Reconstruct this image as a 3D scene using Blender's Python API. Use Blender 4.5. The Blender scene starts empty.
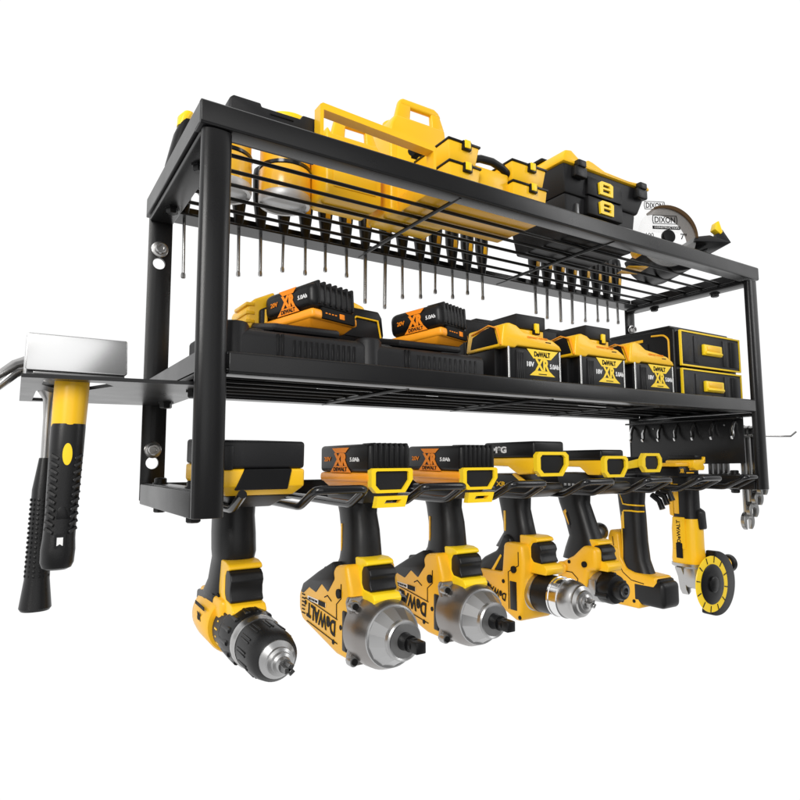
import bpy, bmesh, math, random
from mathutils import Vector, Matrix
random.seed(4)
S = bpy.context.scene
COL = S.collection

# ------------------------------------------------------------------ camera
cam_d = bpy.data.cameras.new('camera'); cam = bpy.data.objects.new('camera', cam_d); COL.objects.link(cam)
YAW, PITCH, ROLL = 0.5664, 0.1002, -0.0047
_f = Vector((math.sin(YAW)*math.cos(PITCH), math.cos(YAW)*math.cos(PITCH), math.sin(PITCH)))
_r = Vector((math.cos(YAW), -math.sin(YAW), 0)); _u = _r.cross(_f)
_r2 = _r*math.cos(ROLL) + _u*math.sin(ROLL); _u2 = -_r*math.sin(ROLL) + _u*math.cos(ROLL)
cam.matrix_world = Matrix(((_r2.x, _u2.x, -_f.x, -0.1149), (_r2.y, _u2.y, -_f.y, -0.4632), (_r2.z, _u2.z, -_f.z, 0.0411), (0, 0, 0, 1)))
cam_d.sensor_width = 36; cam_d.lens = 618.57/800*36
cam_d.clip_start = 0.01; cam_d.clip_end = 200
S.camera = cam

# ------------------------------------------------------------------ white studio
W_ = bpy.data.worlds.new('World'); S.world = W_; W_.use_nodes = True
nt = W_.node_tree; nt.nodes.clear()
def nn(nt, t, **k):
    n = nt.nodes.new(t)
    for a, b in k.items(): setattr(n, a, b)
    return n
wo = nn(nt, 'ShaderNodeOutputWorld'); bg = nn(nt, 'ShaderNodeBackground'); tc = nn(nt, 'ShaderNodeTexCoord')
sx = nn(nt, 'ShaderNodeSeparateXYZ'); mr = nn(nt, 'ShaderNodeMapRange'); mr.interpolation_type = 'SMOOTHSTEP'
mr.inputs['From Min'].default_value = -0.75; mr.inputs['From Max'].default_value = -0.12
mr.inputs['To Min'].default_value = 0.17; mr.inputs['To Max'].default_value = 1.03
nt.links.new(tc.outputs['Generated'], sx.inputs[0]); nt.links.new(sx.outputs['Y'], mr.inputs['Value'])
nt.links.new(mr.outputs[0], bg.inputs['Color']); nt.links.new(bg.outputs[0], wo.inputs[0])

def area(name, loc, target, sx_, sy_, power, col=(1, 1, 1)):
    l = bpy.data.lights.new(name, 'AREA'); l.shape = 'RECTANGLE'; l.size = sx_; l.size_y = sy_; l.energy = power; l.color = col
    o = bpy.data.objects.new(name, l); COL.objects.link(o); o.location = loc
    d = Vector(target) - Vector(loc); o.rotation_euler = d.to_track_quat('-Z', 'Y').to_euler(); return o
area('key_softbox', (-1.2, -1.5, 1.0), (0.25, 0, 0.15), 0.7, 1.3, 42, (1, .985, .96))
area('added_front_softbox', (-.12, -2.3, .50), (-.08, 0, .50), 1.35, 2.2, 11)  # unseen lamp added so the polished hammer head reflects white
area('rim_softbox', (1.9, -1.3, 0.9), (0.5, 0, 0.1), 0.5, 1.2, 9)

S.view_settings.view_transform = 'Standard'; S.view_settings.look = 'None'
S.view_settings.exposure = 0; S.view_settings.gamma = 1
S.cycles.max_bounces = 8

# ------------------------------------------------------------------ materials
def mat(name, col, rough=.45, metal=0., spec=.5, bump=0., bscale=900., rvar=.06, cvar=.0, coat=0., aniso=0., trans=0.):
    m = bpy.data.materials.new(name); m.use_nodes = True; t = m.node_tree; b = t.nodes['Principled BSDF']
    b.inputs['Base Color'].default_value = (*col, 1); b.inputs['Metallic'].default_value = metal
    b.inputs['Specular IOR Level'].default_value = spec; b.inputs['Roughness'].default_value = rough
    b.inputs['Coat Weight'].default_value = coat; b.inputs['Coat Roughness'].default_value = .12
    b.inputs['Transmission Weight'].default_value = trans
    tc = nn(t, 'ShaderNodeTexCoord')
    n = nn(t, 'ShaderNodeTexNoise'); n.inputs['Scale'].default_value = 28; n.inputs['Detail'].default_value = 5
    t.links.new(tc.outputs['Object'], n.inputs['Vector'])
    r = nn(t, 'ShaderNodeMapRange'); r.inputs['To Min'].default_value = max(.03, rough-rvar); r.inputs['To Max'].default_value = rough+rvar
    t.links.new(n.outputs['Fac'], r.inputs['Value']); t.links.new(r.outputs[0], b.inputs['Roughness'])
    if cvar:
        mx = nn(t, 'ShaderNodeMix', data_type='RGBA')
        mx.inputs[6].default_value = (*[c*(1-cvar) for c in col], 1); mx.inputs[7].default_value = (*[min(1, c*(1+cvar)) for c in col], 1)
        t.links.new(n.outputs['Fac'], mx.inputs[0]); t.links.new(mx.outputs[2], b.inputs['Base Color'])
    if bump:
        n2 = nn(t, 'ShaderNodeTexNoise'); n2.inputs['Scale'].default_value = bscale; n2.inputs['Detail'].default_value = 2
        t.links.new(tc.outputs['Object'], n2.inputs['Vector'])
        bp = nn(t, 'ShaderNodeBump'); bp.inputs['Strength'].default_value = bump; bp.inputs['Distance'].default_value = .0006
        t.links.new(n2.outputs['Fac'], bp.inputs['Height']); t.links.new(bp.outputs[0], b.inputs['Normal'])
    return m
M = dict(
    powder=mat('black_powder_coat', (.0085, .0085, .009), .29, spec=.34, bump=.08, bscale=1400),
    wire=mat('black_wire', (.008, .008, .008), .35, spec=.3),
    gloss=mat('black_gloss_rod', (.008, .008, .009), .2, spec=.5),
    black=mat('black_plastic', (.006, .006, .0065), .36, spec=.26, bump=.06),
    black2=mat('charcoal_plastic', (.012, .012, .013), .45, spec=.28, bump=.12, bscale=1200),
    rubber=mat('black_rubber', (.008, .008, .0085), .38, spec=.32, bump=.15, bscale=1500),
    yellow=mat('yellow_plastic', (.92, .525, .012), .36, spec=.4, bump=.03, cvar=.04, coat=.1),
    bright=mat('bright_yellow_plastic', (.95, .65, .013), .35, spec=.4, cvar=.03),
    amber=mat('amber_plastic', (.86, .455, .015), .38, spec=.42, bump=.04, cvar=.05, coat=.1),
    orange=mat('orange_plastic', (.97, .36, .016), .36, spec=.4, cvar=.05),
    orink=mat('orange_print', (.90, .26, .012), .5, spec=.2),
    ink=mat('black_print', (.008, .008, .008), .6, spec=.15),
    white=mat('white_print', (.82, .82, .82), .5, spec=.2),
    whitep=mat('white_plate', (.97, .97, .97), .4, spec=.3),
    clearp=mat('clear_white_plate', (.97, .97, .97), .3, spec=.2),
    steel=mat('brushed_steel', (.46, .455, .45), .30, 1., rvar=.1, cvar=.08),
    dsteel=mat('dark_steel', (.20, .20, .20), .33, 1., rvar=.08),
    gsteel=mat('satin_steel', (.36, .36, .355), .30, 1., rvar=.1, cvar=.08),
    chrome=mat('chrome', (.80, .80, .80), .13, 1., rvar=.04),
    satin=mat('satin_chrome', (.72, .72, .72), .24, 1., rvar=.05, cvar=.03),
    alu=mat('pale_aluminium', (.56, .56, .56), .48, .6, cvar=.05),
    casting=mat('grey_casting', (.27, .255, .245), .33, .9, bump=.12, bscale=1100, cvar=.06),
    lightcast=mat('pale_casting', (.40, .40, .40), .32, .85, cvar=.05),
    brown=mat('bronze_guard', (.10, .055, .02), .35, .5),
    clear=mat('grey_clear_plastic', (.45, .46, .47), .25, spec=.5),
    orangesteel=mat('anodised_amber', (.84, .46, .03), .28, .0, spec=.5, cvar=.06, coat=.3),
)

M['clearp'].node_tree.nodes['Principled BSDF'].inputs['Alpha'].default_value = .10
# ------------------------------------------------------------------ geometry helpers
AX = {'x': Vector((1, 0, 0)), 'y': Vector((0, 1, 0)), 'z': Vector((0, 0, 1))}
def p3(plane, a, b, c):
    return {'yz': (c, a, b), 'xz': (a, c, b), 'xy': (a, b, c)}[plane]
class G:
    def __init__(s): s.bm = bmesh.new()
    def _add(s, t, M_=None):
        if M_ is not None: bmesh.ops.transform(t, matrix=M_, verts=t.verts)
        me = bpy.data.meshes.new('t'); t.to_mesh(me); t.free(); s.bm.from_mesh(me); bpy.data.meshes.remove(me); return s
    @staticmethod
    def _bev(t, b, seg, ang=28):
        if b <= 0: return
        bmesh.ops.recalc_face_normals(t, faces=t.faces)
        es = [e for e in t.edges if len(e.link_faces) == 2 and e.calc_face_angle(0) > math.radians(ang)]
        bmesh.ops.bevel(t, geom=es, offset=b, offset_type='OFFSET', segments=seg, profile=.5, affect='EDGES', clamp_overlap=True)
    def box(s, x0, x1, y0, y1, z0, z1, b=.001, seg=2, M_=None):
        t = bmesh.new(); bmesh.ops.create_cube(t, size=1)
        bmesh.ops.scale(t, vec=(abs(x1-x0), abs(y1-y0), abs(z1-z0)), verts=t.verts)
        bmesh.ops.translate(t, vec=((x0+x1)/2, (y0+y1)/2, (z0+z1)/2), verts=t.verts)
        s._bev(t, b, seg); return s._add(t, M_)
    def prism(s, pts, plane, lo, hi, b=.001, seg=2, M_=None):
        t = bmesh.new(); v = [t.verts.new(p3(plane, a, c, lo)) for a, c in pts]; f = t.faces.new(v)
        r = bmesh.ops.extrude_face_region(t, geom=[f]); d = Vector(p3(plane, 0, 0, hi-lo))
        bmesh.ops.translate(t, vec=d, verts=[e for e in r['geom'] if isinstance(e, bmesh.types.BMVert)])
        s._bev(t, b, seg); return s._add(t, M_)
    def frustum(s, bot, top, b=.001, seg=2, M_=None):
        # bot/top: four points each
        t = bmesh.new(); a = [t.verts.new(p) for p in bot]; c = [t.verts.new(p) for p in top]; n = len(a)
        t.faces.new(a[::-1]); t.faces.new(c)
        for i in range(n): t.faces.new((a[i], a[(i+1) % n], c[(i+1) % n], c[i]))
        s._bev(t, b, seg); return s._add(t, M_)
    def lathe(s, prof, o=(0, 0, 0), axis='y', n=36, phase=0, M_=None):
        # prof: (radius, position along axis)
        t = bmesh.new(); A = AX[axis] if isinstance(axis, str) else Vector(axis).normalized()
        U = A.orthogonal().normalized()
        if isinstance(axis, str): U = {'x': AX['y'], 'y': AX['z'], 'z': AX['x']}[axis]
        V = A.cross(U); O = Vector(o); rings = []
        for r, h in prof:
            if r <= 1e-7: rings.append([t.verts.new(O+A*h)])
            else: rings.append([t.verts.new(O+A*h+(U*math.cos(2*math.pi*i/n+phase)+V*math.sin(2*math.pi*i/n+phase))*r) for i in range(n)])
        for a, c in zip(rings, rings[1:]):
            if len(a) == 1 and len(c) == 1: continue
            for i in range(n):
                j = (i+1) % n
                if len(a) == 1: t.faces.new((a[0], c[i], c[j]))
                elif len(c) == 1: t.faces.new((a[i], a[j], c[0]))
                else: t.faces.new((a[i], a[j], c[j], c[i]))
        if len(rings[0]) > 1: t.faces.new(rings[0][::-1])
        if len(rings[-1]) > 1: t.faces.new(rings[-1])
        return s._add(t, M_)
    def loft(s, rings, U=(1, 0, 0), V=(0, 1, 0), e=2.6, n=32, M_=None):
        # rings: ((x,y,z), ru, rv) superellipse sections
        t = bmesh.new(); U = Vector(U); V = Vector(V); R = []
        for c, ru, rv in rings:
            ring = []
            for i in range(n):
                a = 2*math.pi*i/n; ca, sa = math.cos(a), math.sin(a)
                ring.append(t.verts.new(Vector(c)+U*ru*math.copysign(abs(ca)**(2/e), ca)+V*rv*math.copysign(abs(sa)**(2/e), sa)))
            R.append(ring)
        for a, c in zip(R, R[1:]):
            for i in range(n): t.faces.new((a[i], a[(i+1) % n], c[(i+1) % n], c[i]))
        t.faces.new(R[0][::-1]); t.faces.new(R[-1]); return s._add(t, M_)
    def tube(s, path, r, n=10, closed=False, M_=None, fillet=0):
        P = [Vector(p) for p in path]
        if fillet:
            Q = [P[0]]
            for a, b, c in zip(P, P[1:], P[2:]):
                d1 = (a-b); d2 = (c-b); k1 = min(fillet, d1.length*.45); k2 = min(fillet, d2.length*.45)
                s1 = b+d1.normalized()*k1; s2 = b+d2.normalized()*k2
                for i in range(5):
                    w = i/4; Q.append(s1*(1-w)**2+b*2*w*(1-w)+s2*w*w)
            Q.append(P[-1]); P = Q
        t = bmesh.new(); R = []; N = None; m = len(P)
        for i, p in enumerate(P):
            if closed: T = (P[(i+1) % m]-P[i-1]).normalized()
            else: T = (P[min(i+1, m-1)]-P[max(i-1, 0)]).normalized()
            if N is None: N = T.orthogonal().normalized()
            N = (N-T*N.dot(T)).normalized(); B = T.cross(N)
            rr = r[i] if isinstance(r, (list, tuple)) else r
            R.append([t.verts.new(p+(N*math.cos(2*math.pi*k/n)+B*math.sin(2*math.pi*k/n))*rr) for k in range(n)])
        for a, c in list(zip(R, R[1:]))+([(R[-1], R[0])] if closed else []):
            for k in range(n): t.faces.new((a[k], a[(k+1) % n], c[(k+1) % n], c[k]))
        if not closed: t.faces.new(R[0][::-1]); t.faces.new(R[-1])
        return s._add(t, M_)
    def holed(s, outer, holes, plane, lo, hi, M_=None, bev=0):
        cu = bpy.data.curves.new('c', 'CURVE'); cu.dimensions = '2D'; cu.fill_mode = 'BOTH'; cu.extrude = (hi-lo)/2-bev
        if bev: cu.bevel_depth = bev; cu.bevel_resolution = 3; cu.offset = -bev
        for poly in [outer]+holes:
            sp = cu.splines.new('POLY'); sp.points.add(len(poly)-1); sp.use_cyclic_u = True
            for q, (a, b) in zip(sp.points, poly): q.co = (a, b, 0, 1)
        o = bpy.data.objects.new('c', cu); COL.objects.link(o)
        dg = bpy.context.evaluated_depsgraph_get(); me = bpy.data.meshes.new_from_object(o.evaluated_get(dg))
        t = bmesh.new(); t.from_mesh(me); bmesh.ops.remove_doubles(t, verts=t.verts, dist=1e-6)
        for v in t.verts: v.co = Vector(p3(plane, v.co.x, v.co.y, (lo+hi)/2+v.co.z))
        bpy.data.objects.remove(o); bpy.data.curves.remove(cu); bpy.data.meshes.remove(me)
        return s._add(t, M_)
    def text(s, txt, o, right, up, w, h, bold=.03, ext=.0003, M_=None, shear=0):
        cu = bpy.data.curves.new('t', 'FONT'); cu.body = txt; cu.size = 1; cu.offset = bold; cu.extrude = .5; cu.resolution_u = 3; cu.shear = shear
        ob = bpy.data.objects.new('t', cu); COL.objects.link(ob)
        dg = bpy.context.evaluated_depsgraph_get(); me = bpy.data.meshes.new_from_object(ob.evaluated_get(dg))
        xs = [v.co.x for v in me.vertices]; ys = [v.co.y for v in me.vertices]
        x0, x1, y0, y1 = min(xs), max(xs), min(ys), max(ys)
        R, U = Vector(right).normalized(), Vector(up).normalized(); N = R.cross(U); O = Vector(o)
        t = bmesh.new(); t.from_mesh(me)
        for v in t.verts:
            v.co = O+R*((v.co.x-(x0+x1)/2)/(x1-x0)*w)+U*((v.co.y-(y0+y1)/2)/(y1-y0)*h)+N*(v.co.z+.5)*ext
        bpy.data.objects.remove(ob); bpy.data.curves.remove(cu); bpy.data.meshes.remove(me)
        return s._add(t, M_)
    def poly(s, pts, o, right, up, ext=.0003, M_=None):
        R, U = Vector(right).normalized(), Vector(up).normalized(); N = R.cross(U); O = Vector(o)
        t = bmesh.new(); a = [t.verts.new(O+R*x+U*y) for x, y in pts]; c = [t.verts.new(O+R*x+U*y+N*ext) for x, y in pts]; n = len(a)
        t.faces.new(a[::-1]); t.faces.new(c)
        for i in range(n): t.faces.new((a[i], a[(i+1) % n], c[(i+1) % n], c[i]))
        return s._add(t, M_)

def circ(cx, cy, r, n=24, a0=0, a1=360):
    return [(cx+r*math.cos(math.radians(a0+(a1-a0)*i/n)), cy+r*math.sin(math.radians(a0+(a1-a0)*i/n))) for i in range(n if a1-a0 == 360 else n+1)]

def top_of(o):
    while o.parent: o = o.parent
    return o
def part(name, g, m, parent=None, label=None, kind=None, sharp=38):
    me = bpy.data.meshes.new(name)
    bmesh.ops.recalc_face_normals(g.bm, faces=g.bm.faces)
    if parent is not None:
        L = top_of(parent).location
        bmesh.ops.translate(g.bm, vec=-L, verts=g.bm.verts)
    g.bm.to_mesh(me); g.bm.free()
    for p in me.polygons: p.use_smooth = True
    me.set_sharp_from_angle(angle=math.radians(sharp))
    me.materials.append(M[m] if isinstance(m, str) else m)
    o = bpy.data.objects.new(name, me); COL.objects.link(o)
    if parent is not None: o.parent = parent
    if label: o['label'] = label
    if kind: o['kind'] = kind
    return o
def fit(objs, c, k=(1, 1, 1), d=(0, 0, 0)):
    # resize finished parts about a point while they are being built
    for o in objs:
        for v in o.data.vertices:
            v.co = Vector([c[i]+(v.co[i]-c[i])*k[i]+d[i] for i in range(3)])
def seat(t, s):
    # enlarge a hung tool about the eye-level origin of the layout so that its grip sits midway between two prongs
    o = Vector((-.1149, -.4632, .0411)); t.location = o+(t.location-o)*s; t.scale = (s, s, s)
def thing(name, label, cat, loc=(0, 0, 0), group=None, rx=0, rz=0):
    o = bpy.data.objects.new(name, None); COL.objects.link(o); o.empty_display_size = .02
    o.location = loc; o.rotation_euler = (rx, 0, rz); o['label'] = label; o['category'] = cat
    if group: o['group'] = group
    return o
def dup(root, loc, label, group=None):
    r = root.copy(); COL.objects.link(r); r.location = loc; r['label'] = label
    if group: r['group'] = group
    for ch in list(root.children):
        c = ch.copy(); COL.objects.link(c); c.parent = r
        for gch in ch.children:
            d = gch.copy(); COL.objects.link(d); d.parent = c
    return r

# ------------------------------------------------------------------ the rack
W, D, ZT, ZB, M1, M2, UW = .80, .22, .3223, .3025, .1266, .1094, .0247
NX, PX, NY, Z_ = (-1, 0, 0), (1, 0, 0), (0, -1, 0), (0, 0, 1)
rack = thing('tool_rack', 'long black metal two-shelf tool rack with hanging fork slots and side hooks, holding every tool', 'tool rack', (0, 0, 0))
def bolt(g, x, y, z, up=1, r=.0058):
    g.lathe([(r*1.25, 0), (r*1.25, .0016*up), (r, .0016*up), (r, .0052*up), (r*.8, .0062*up), (0, .0062*up)], (x, y, z), 'z', 6 if up < 0 else 20)
for X in (0.0015, W-UW+.0022):
    g = G(); x0, x1 = X, X+UW-.001
    xm, hx = (x0+x1)/2, (x1-x0)/2
    fr = [(xm+hx*u/8*.93, .0004+.0026*abs(u/8)**3) for u in range(-8, 9)]
    g.prism([(x0, .0052)]+fr+[(x1, .0052), (x1, .0085), (x1-.001, .0098), (x0+.001, .0098), (x0, .0085)], 'xy', .0003, ZB-.001, .0008, 2)
    fu = part('front_upright', g, 'powder', rack)
    g = G(); g.holed([(x0, .004), (x0+.004, .0), (x1-.004, 0), (x1, .004), (x1, ZB-.002), (x0, ZB-.002)],
                     [circ((x0+x1)/2-.001, .2515, .0062), circ((x0+x1)/2-.001, .268, .003), circ((x0+x1)/2-.001, .0415, .0062), circ((x0+x1)/2-.001, .055, .003)], 'xz', .2105, .2145)
    bmesh.ops.bisect_plane(g.bm, geom=g.bm.verts[:]+g.bm.edges[:]+g.bm.faces[:], plane_co=(x0+.004, 0, 0), plane_no=(1, 0, 0)); bmesh.ops.bisect_plane(g.bm, geom=g.bm.verts[:]+g.bm.edges[:]+g.bm.faces[:], plane_co=(x0+.0015, 0, 0), plane_no=(1, 0, 0)); bmesh.ops.bisect_plane(g.bm, geom=g.bm.verts[:]+g.bm.edges[:]+g.bm.faces[:], plane_co=(x1-.004, 0, 0), plane_no=(1, 0, 0)); bmesh.ops.bisect_plane(g.bm, geom=g.bm.verts[:]+g.bm.edges[:]+g.bm.faces[:], plane_co=(xm-.004, 0, 0), plane_no=(1, 0, 0))
    for v in g.bm.verts:
        if v.co.y < .2115: v.co.y += .0020*abs((v.co.x-xm)/hx)**2.2
    bu = part('back_upright', g, 'powder', rack)
    for z in (.2665, .0548):
        g = G(); cx = (x0+x1)/2-.001
        g.lathe([(.0085, .2105), (.0085, .209), (.0075, .2085)], (cx, 0, z), 'y', 24)
        g.lathe([(.0058, .2085), (.0055, .204), (.0048, .2025), (.0030, .2025), (.0026, .2045), (0, .2045)], (cx, 0, z), 'y', 24)
        part('wall_bolt', g, 'steel', bu)
    g = G(); g.box(x0, x1, .0103, .2107, .0, .0205, .0014); g.box(x0+.003, x1-.003, .0103, .2107, .0203, .0212, .0003)
    br = part('bottom_rail', g, 'powder', rack)
    g = G()
    for y in (.045, .172):
        for z_, u_ in ((.021, 1), (.0002, -1)): g = G(); bolt(g, (x0+x1)/2, y, z_, u_); part('bolt', g, 'black', br)
    g = G(); g.box(x0, x1, .0103, .2107, ZB-.006, ZB-.0008, .0012)
    sb = part('support_bar', g, 'powder', rack)
    for y in (.06, .165): g = G(); bolt(g, (x0+x1)/2+.001, y, ZB-.006, -1); part('bolt', g, 'black', sb)
    g = G(); g.box(x0, x1, .0103, .2107, M2-.0052, M2-.0008, .0012)
    sb = part('support_bar', g, 'powder', rack)
    for y in (.055, .165): g = G(); bolt(g, (x0+x1)/2+.001, y, M2-.009, -1); part('bolt', g, 'black', sb)

def shelf(name, x0, x1, y0, y1, z0, z1, wires, cross, back_flange, front=True):
    root_g = G(); t = .0025
    # front rail: vertical face with a rounded lip and a flange folded inwards underneath
    root_g.prism([(y0, z0+.0015), (y0+.0015, z0), (y0+.019, z0), (y0+.019, z0+t), (y0+t+.001, z0+t), (y0+t, z1-.002), (y0+.0075, z1-.0015), (y0+.0075, z1), (y0+.002, z1), (y0, z1-.002)], 'yz', x0, x1, .0008, 2)
    if front: rl = part('rail', root_g, 'powder', rack)
    root_g = G()
    root_g.prism([(y1, z0), (y1-back_flange, z0), (y1-back_flange, z0+t), (y1-t, z0+t), (y1-t, z1), (y1, z1)], 'yz', x0+.0005, x1-.0005, .0006, 1)
    rl = part('rail', root_g, 'powder', rack)
    for a, sgn in ((x0, 1), (x1, -1)):
        g = G()
        pts = [(a, z0+.0004), (a+sgn*.019, z0+.0004), (a+sgn*.019, z0+t), (a+sgn*t, z0+t), (a+sgn*t, z1-.0006), (a, z1-.0006)]
        g.prism(pts, 'xz', y0+.0035, y1-.0035, .0006, 1)
        part('side_rail', g, 'powder', rack)
    for y in wires:
        part('wire', G().tube([(x0+.004, y, z0+.0052), (x1-.004, y, z0+.0052)], .0019), 'wire', rack)
    for x in cross:
        part('cross_wire', G().tube([(x, y0+.006, z0+.0012), (x, y1-.006, z0+.0012)], .0021), 'wire', rack)
shelf('top_shelf', -.001, W+.001, -.0015, .2205, ZB, ZT, [.0225, .0495, .078, .106, .138, .168], [.255, .487], .03)
shelf('middle_shelf', .0035, W-.0035, .0115, .2095, M2, M1, [.030, .057, .084, .114, .144, .172], [.20, .39, .58], .02, front=False)
# the middle shelf's front rail runs between the uprights, flush with them
g = G(); g.prism([(.0005, M2+.0015), (.002, M2-.0002), (.0215, M2-.0002), (.0215, M2+.0025), (.003, M2+.0025), (.003, M1-.002), (.007, M1-.0018), (.007, M1), (.002, M1), (.0005, M1-.0015)], 'yz', UW+.001, W-UW-.001, .0008, 2)
part('rail', g, 'powder', rack)
# lower fork
g = G(); g.box(UW+.001, W-UW-.001, .2, .2104, .0012, .0215, .001); g.box(UW+.001, W-UW-.001, .186, .1998, .0012, .0042, .0006)
part('back_bar', g, 'powder', rack)
for k in range(8):
    c = .0165+.107*k; h = .0245; hr = h if k < 7 else .0065
    a = [(c-h, .2, .0065), (c-h, .033, .0040), (c-h+.001, .0035, .0185), (c+hr-.001, .0035, .0185), (c+hr, .033, .0040), (c+hr, .2, .0065)]
    if k == 0: a = [(c+.0235, .006, .0172), (c+h, .033, .0040), (c+h, .2, .0065)]
    part('prong', G().tube(a, .0036, 12, fillet=.006), 'gloss', rack)
# hook panel on the right side, facing inwards
g = G(); g.prism([(.2065, .0345), (.2065, .1085), (.0185, .1035), (.0185, .0372)], 'yz', .7705, .7735, .0008)
g.box(.756, .7706, .0185, .2065, .1005, .1030, .0006)
hp = part('hook_panel', g, 'powder', rack)
for y in (.1765, .1485, .1195, .0905, .0608, .0295, .2):
    g = G(); z = .098
    g.tube([(.7702, y, z), (.766, y, z-.004), (.763, y+.001, z-.013), (.759, y-.002, z-.021), (.754, y-.004, z-.0245), (.752, y-.004, z-.0215)], [.0018, .0026, .0030, .0027, .002, .0014], 10)
    part('hook', g, 'chrome', hp)
for y in (.163, .045): part('rivet', G().lathe([(.0016, -.0008), (.0012, -.0014), (0, -.0016)], (.7705, y, .093), 'x', 12), 'dsteel', hp)
# outer hook arm that carries the spanners
g = G(); g.tube([(.8, .022, .077), (.845, .006, .0765), (.860, -.002, .0765), (.868, -.006, .083)], .0014, 8); g.tube([(.812, .012, .0885), (.812, .102, .0885)], .0016, 8); g.tube([(.8, .1, .0885), (.8135, .1, .0885)], .0016, 8); g.tube([(.8, .014, .0885), (.8135, .014, .0885)], .0016, 8)
part('outer_hook', g, 'steel', rack)
# hammer bracket on the left side
g = G()
outer = [(-.1085, .031), (.0, .0165), (.0255, .0165), (.0255, .205), (-.002, .212), (-.1065, .221)]
slot1 = [(-.0965, .210), (-.0965, .12), (-.091, .11), (-.079, .15), (-.079, .210)]
slot2 = [(-.0945, .040), (-.055, .040), (-.047, .055), (-.060, .09), (-.085, .092), (-.0945, .07)]
g.holed(outer, [slot1, slot2], 'xy', .1004, .1032)
part('hammer_bracket', g, 'powder', rack)

# ------------------------------------------------------------------ shared emblem for the battery packs
def xr(parent, o, right, up, w, h, main, brand='DEWALT', left='18V', rt='5.0Ah', lc='white'):
    o = Vector(o); R = Vector(right).normalized(); U = Vector(up).normalized()
    g = G()
    g.poly([(-w*.22, h*.5), (w*.22, h*.5), (w*.13, h*.30), (-w*.13, h*.30)], o, R, U)
    g.poly([(-w*.27, -h*.5), (w*.27, -h*.5), (w*.17, -h*.24), (-w*.17, -h*.24)], o, R, U)
    g.text('XR', o+U*h*.03, R, U, w*.34, h*.52, .06)
    part('emblem', g, main, parent)
    g = G(); g.text(brand, o-U*h*.37 if main == 'orink' else o+U*h*.40, R, U, w*(.34 if main == 'orink' else .42), h*.17, .03, .0006); part('lettering', g, 'ink', parent)
    g = G(); g.text(left, o-R*w*.35+U*h*.05, R, U, w*.18, h*.19, .02); part('lettering', g, lc, parent)
    g = G(); g.text(rt, o+R*w*.35+U*h*.02, R, U, w*.22, h*.17, .02); part('lettering', g, 'white', parent)

# battery pack in the tool-local frame: y0 = front; the emblem is on its left side, ribs on the front
def pack(t, w, y0, y1, z0, z1, front_frame=True, rb=.0035, emblem=True, base='orange', cap='black', name='battery', frame_m='bright', eoff=.004):
    zm = z0+(z1-z0)*.38; g = G()
    g.box(-w, w, y0, y1, zm, z1, rb, 4)
    n = 7
    for i in range(n):
        x = -w*.72+i*(1.5*w)/(n-1)
        g.box(x-.0016, x+.0016, y0-.0009, y0+.020, zm+.004, z1+.0007, .0012, 2)
    b = part(name, g, cap, t)
    g = G(); g.box(-w-.0004, w+.0004, y0+.0005, y1+.0005, z0+(z1-z0)*.16, zm-.0001, .003, 3)
    g.frustum([(-w*.72, y0+.012, z0), (w*.72, y0+.012, z0), (w*.72, y1-.01, z0), (-w*.72, y1-.01, z0)],
              [(-w*.98, y0+.004, z0+(z1-z0)*.18), (w*.98, y0+.004, z0+(z1-z0)*.18), (w*.98, y1-.002, z0+(z1-z0)*.18), (-w*.98, y1-.002, z0+(z1-z0)*.18)], .002)
    part('pack_base', g, base, b)
    if front_frame:
        a = zm+.002; o = [(-w*.98, a), (-w*.9, a+.0015), (w*.9, a+.0015), (w*.98, a), (w*.98, a-.008), (w*.6, z0-.002), (-w*.75, z0-.002), (-w*.98, z0+.003)]
        cxx = 0; cz = (a+z0)/2; i_ = [(x*.80, cz+(z-cz)*.76) for x, z in o]
        g = G(); g.holed(o, [i_], 'xz', y0-.0035, y0+.003); part('latch_frame', g, frame_m, b)
        g = G(); g.prism([(x*.82, cz+(z-cz)*.78) for x, z in o], 'xz', y0-.0012, y0+.004, .0005, 1); part('latch', g, 'black2', b)
    if emblem: xr(b, (-w-.0003, (y0+y1)/2+eoff, zm+(z1-zm)*.44), (0, -1, 0), Z_, (y1-y0)*.80, (z1-z0)*.56, 'orink', left='20V', lc='orink')
    return b

def guard_and_trigger(t, hw, y, z0, z1, gm='bright', depth=.03):
    # C-shaped yellow surround, open to the front, with the black trigger between its arms
    g = G(); zc = (z0+z1)/2
    g.prism([(y+depth, z1), (y+.012, z1), (y+.0055, z1-.0015), (y+.0035, z1-.0042), (y+.0055, z1-.0058), (y+.0105, z1-.0066), (y+.0135, z1-.011), (y+.0135, z0+.0160), (y+.010, z0+.0118), (y-.005, z0+.0100), (y-.0085, z0+.006), (y-.0065, z0), (y+depth, z0)], 'yz', -hw, hw, .0022, 3)
    part('trigger_guard', g, gm, t)
    g = G(); k = hw*.96
    g.prism([(y+.015, z1-.0062), (y+.005, z1-.0060), (y+.001, z1-.0085), (y-.0010, z1-.013), (y+.0008, zc+.002), (y+.0004, z0+.0165), (y-.0020, z0+.0125), (y-.0005, z0+.0108), (y+.015, z0+.0112)], 'yz', -k, k, .0030, 4)
    part('trigger', g, 'rubber', t)
def sx(y, cy, ru, rv, e=2.6): return -ru*max(0, 1-abs((y-cy)/rv)**e)**(1/e)-.0003

def side_screws(parent, x, pts):
    for y, z in pts: part('screw', G().lathe([(.0021, -.0006), (.0021, .0002), (.0012, .0002), (.0011, -.0003)], (x, y, z), 'x', 14), 'ink', parent)
def seam(parent, path, r=.00055, m='ink'): part('seam_line', G().tube(path, r, 6), m, parent)
GT = 'power tools hanging in the fork slots'
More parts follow.
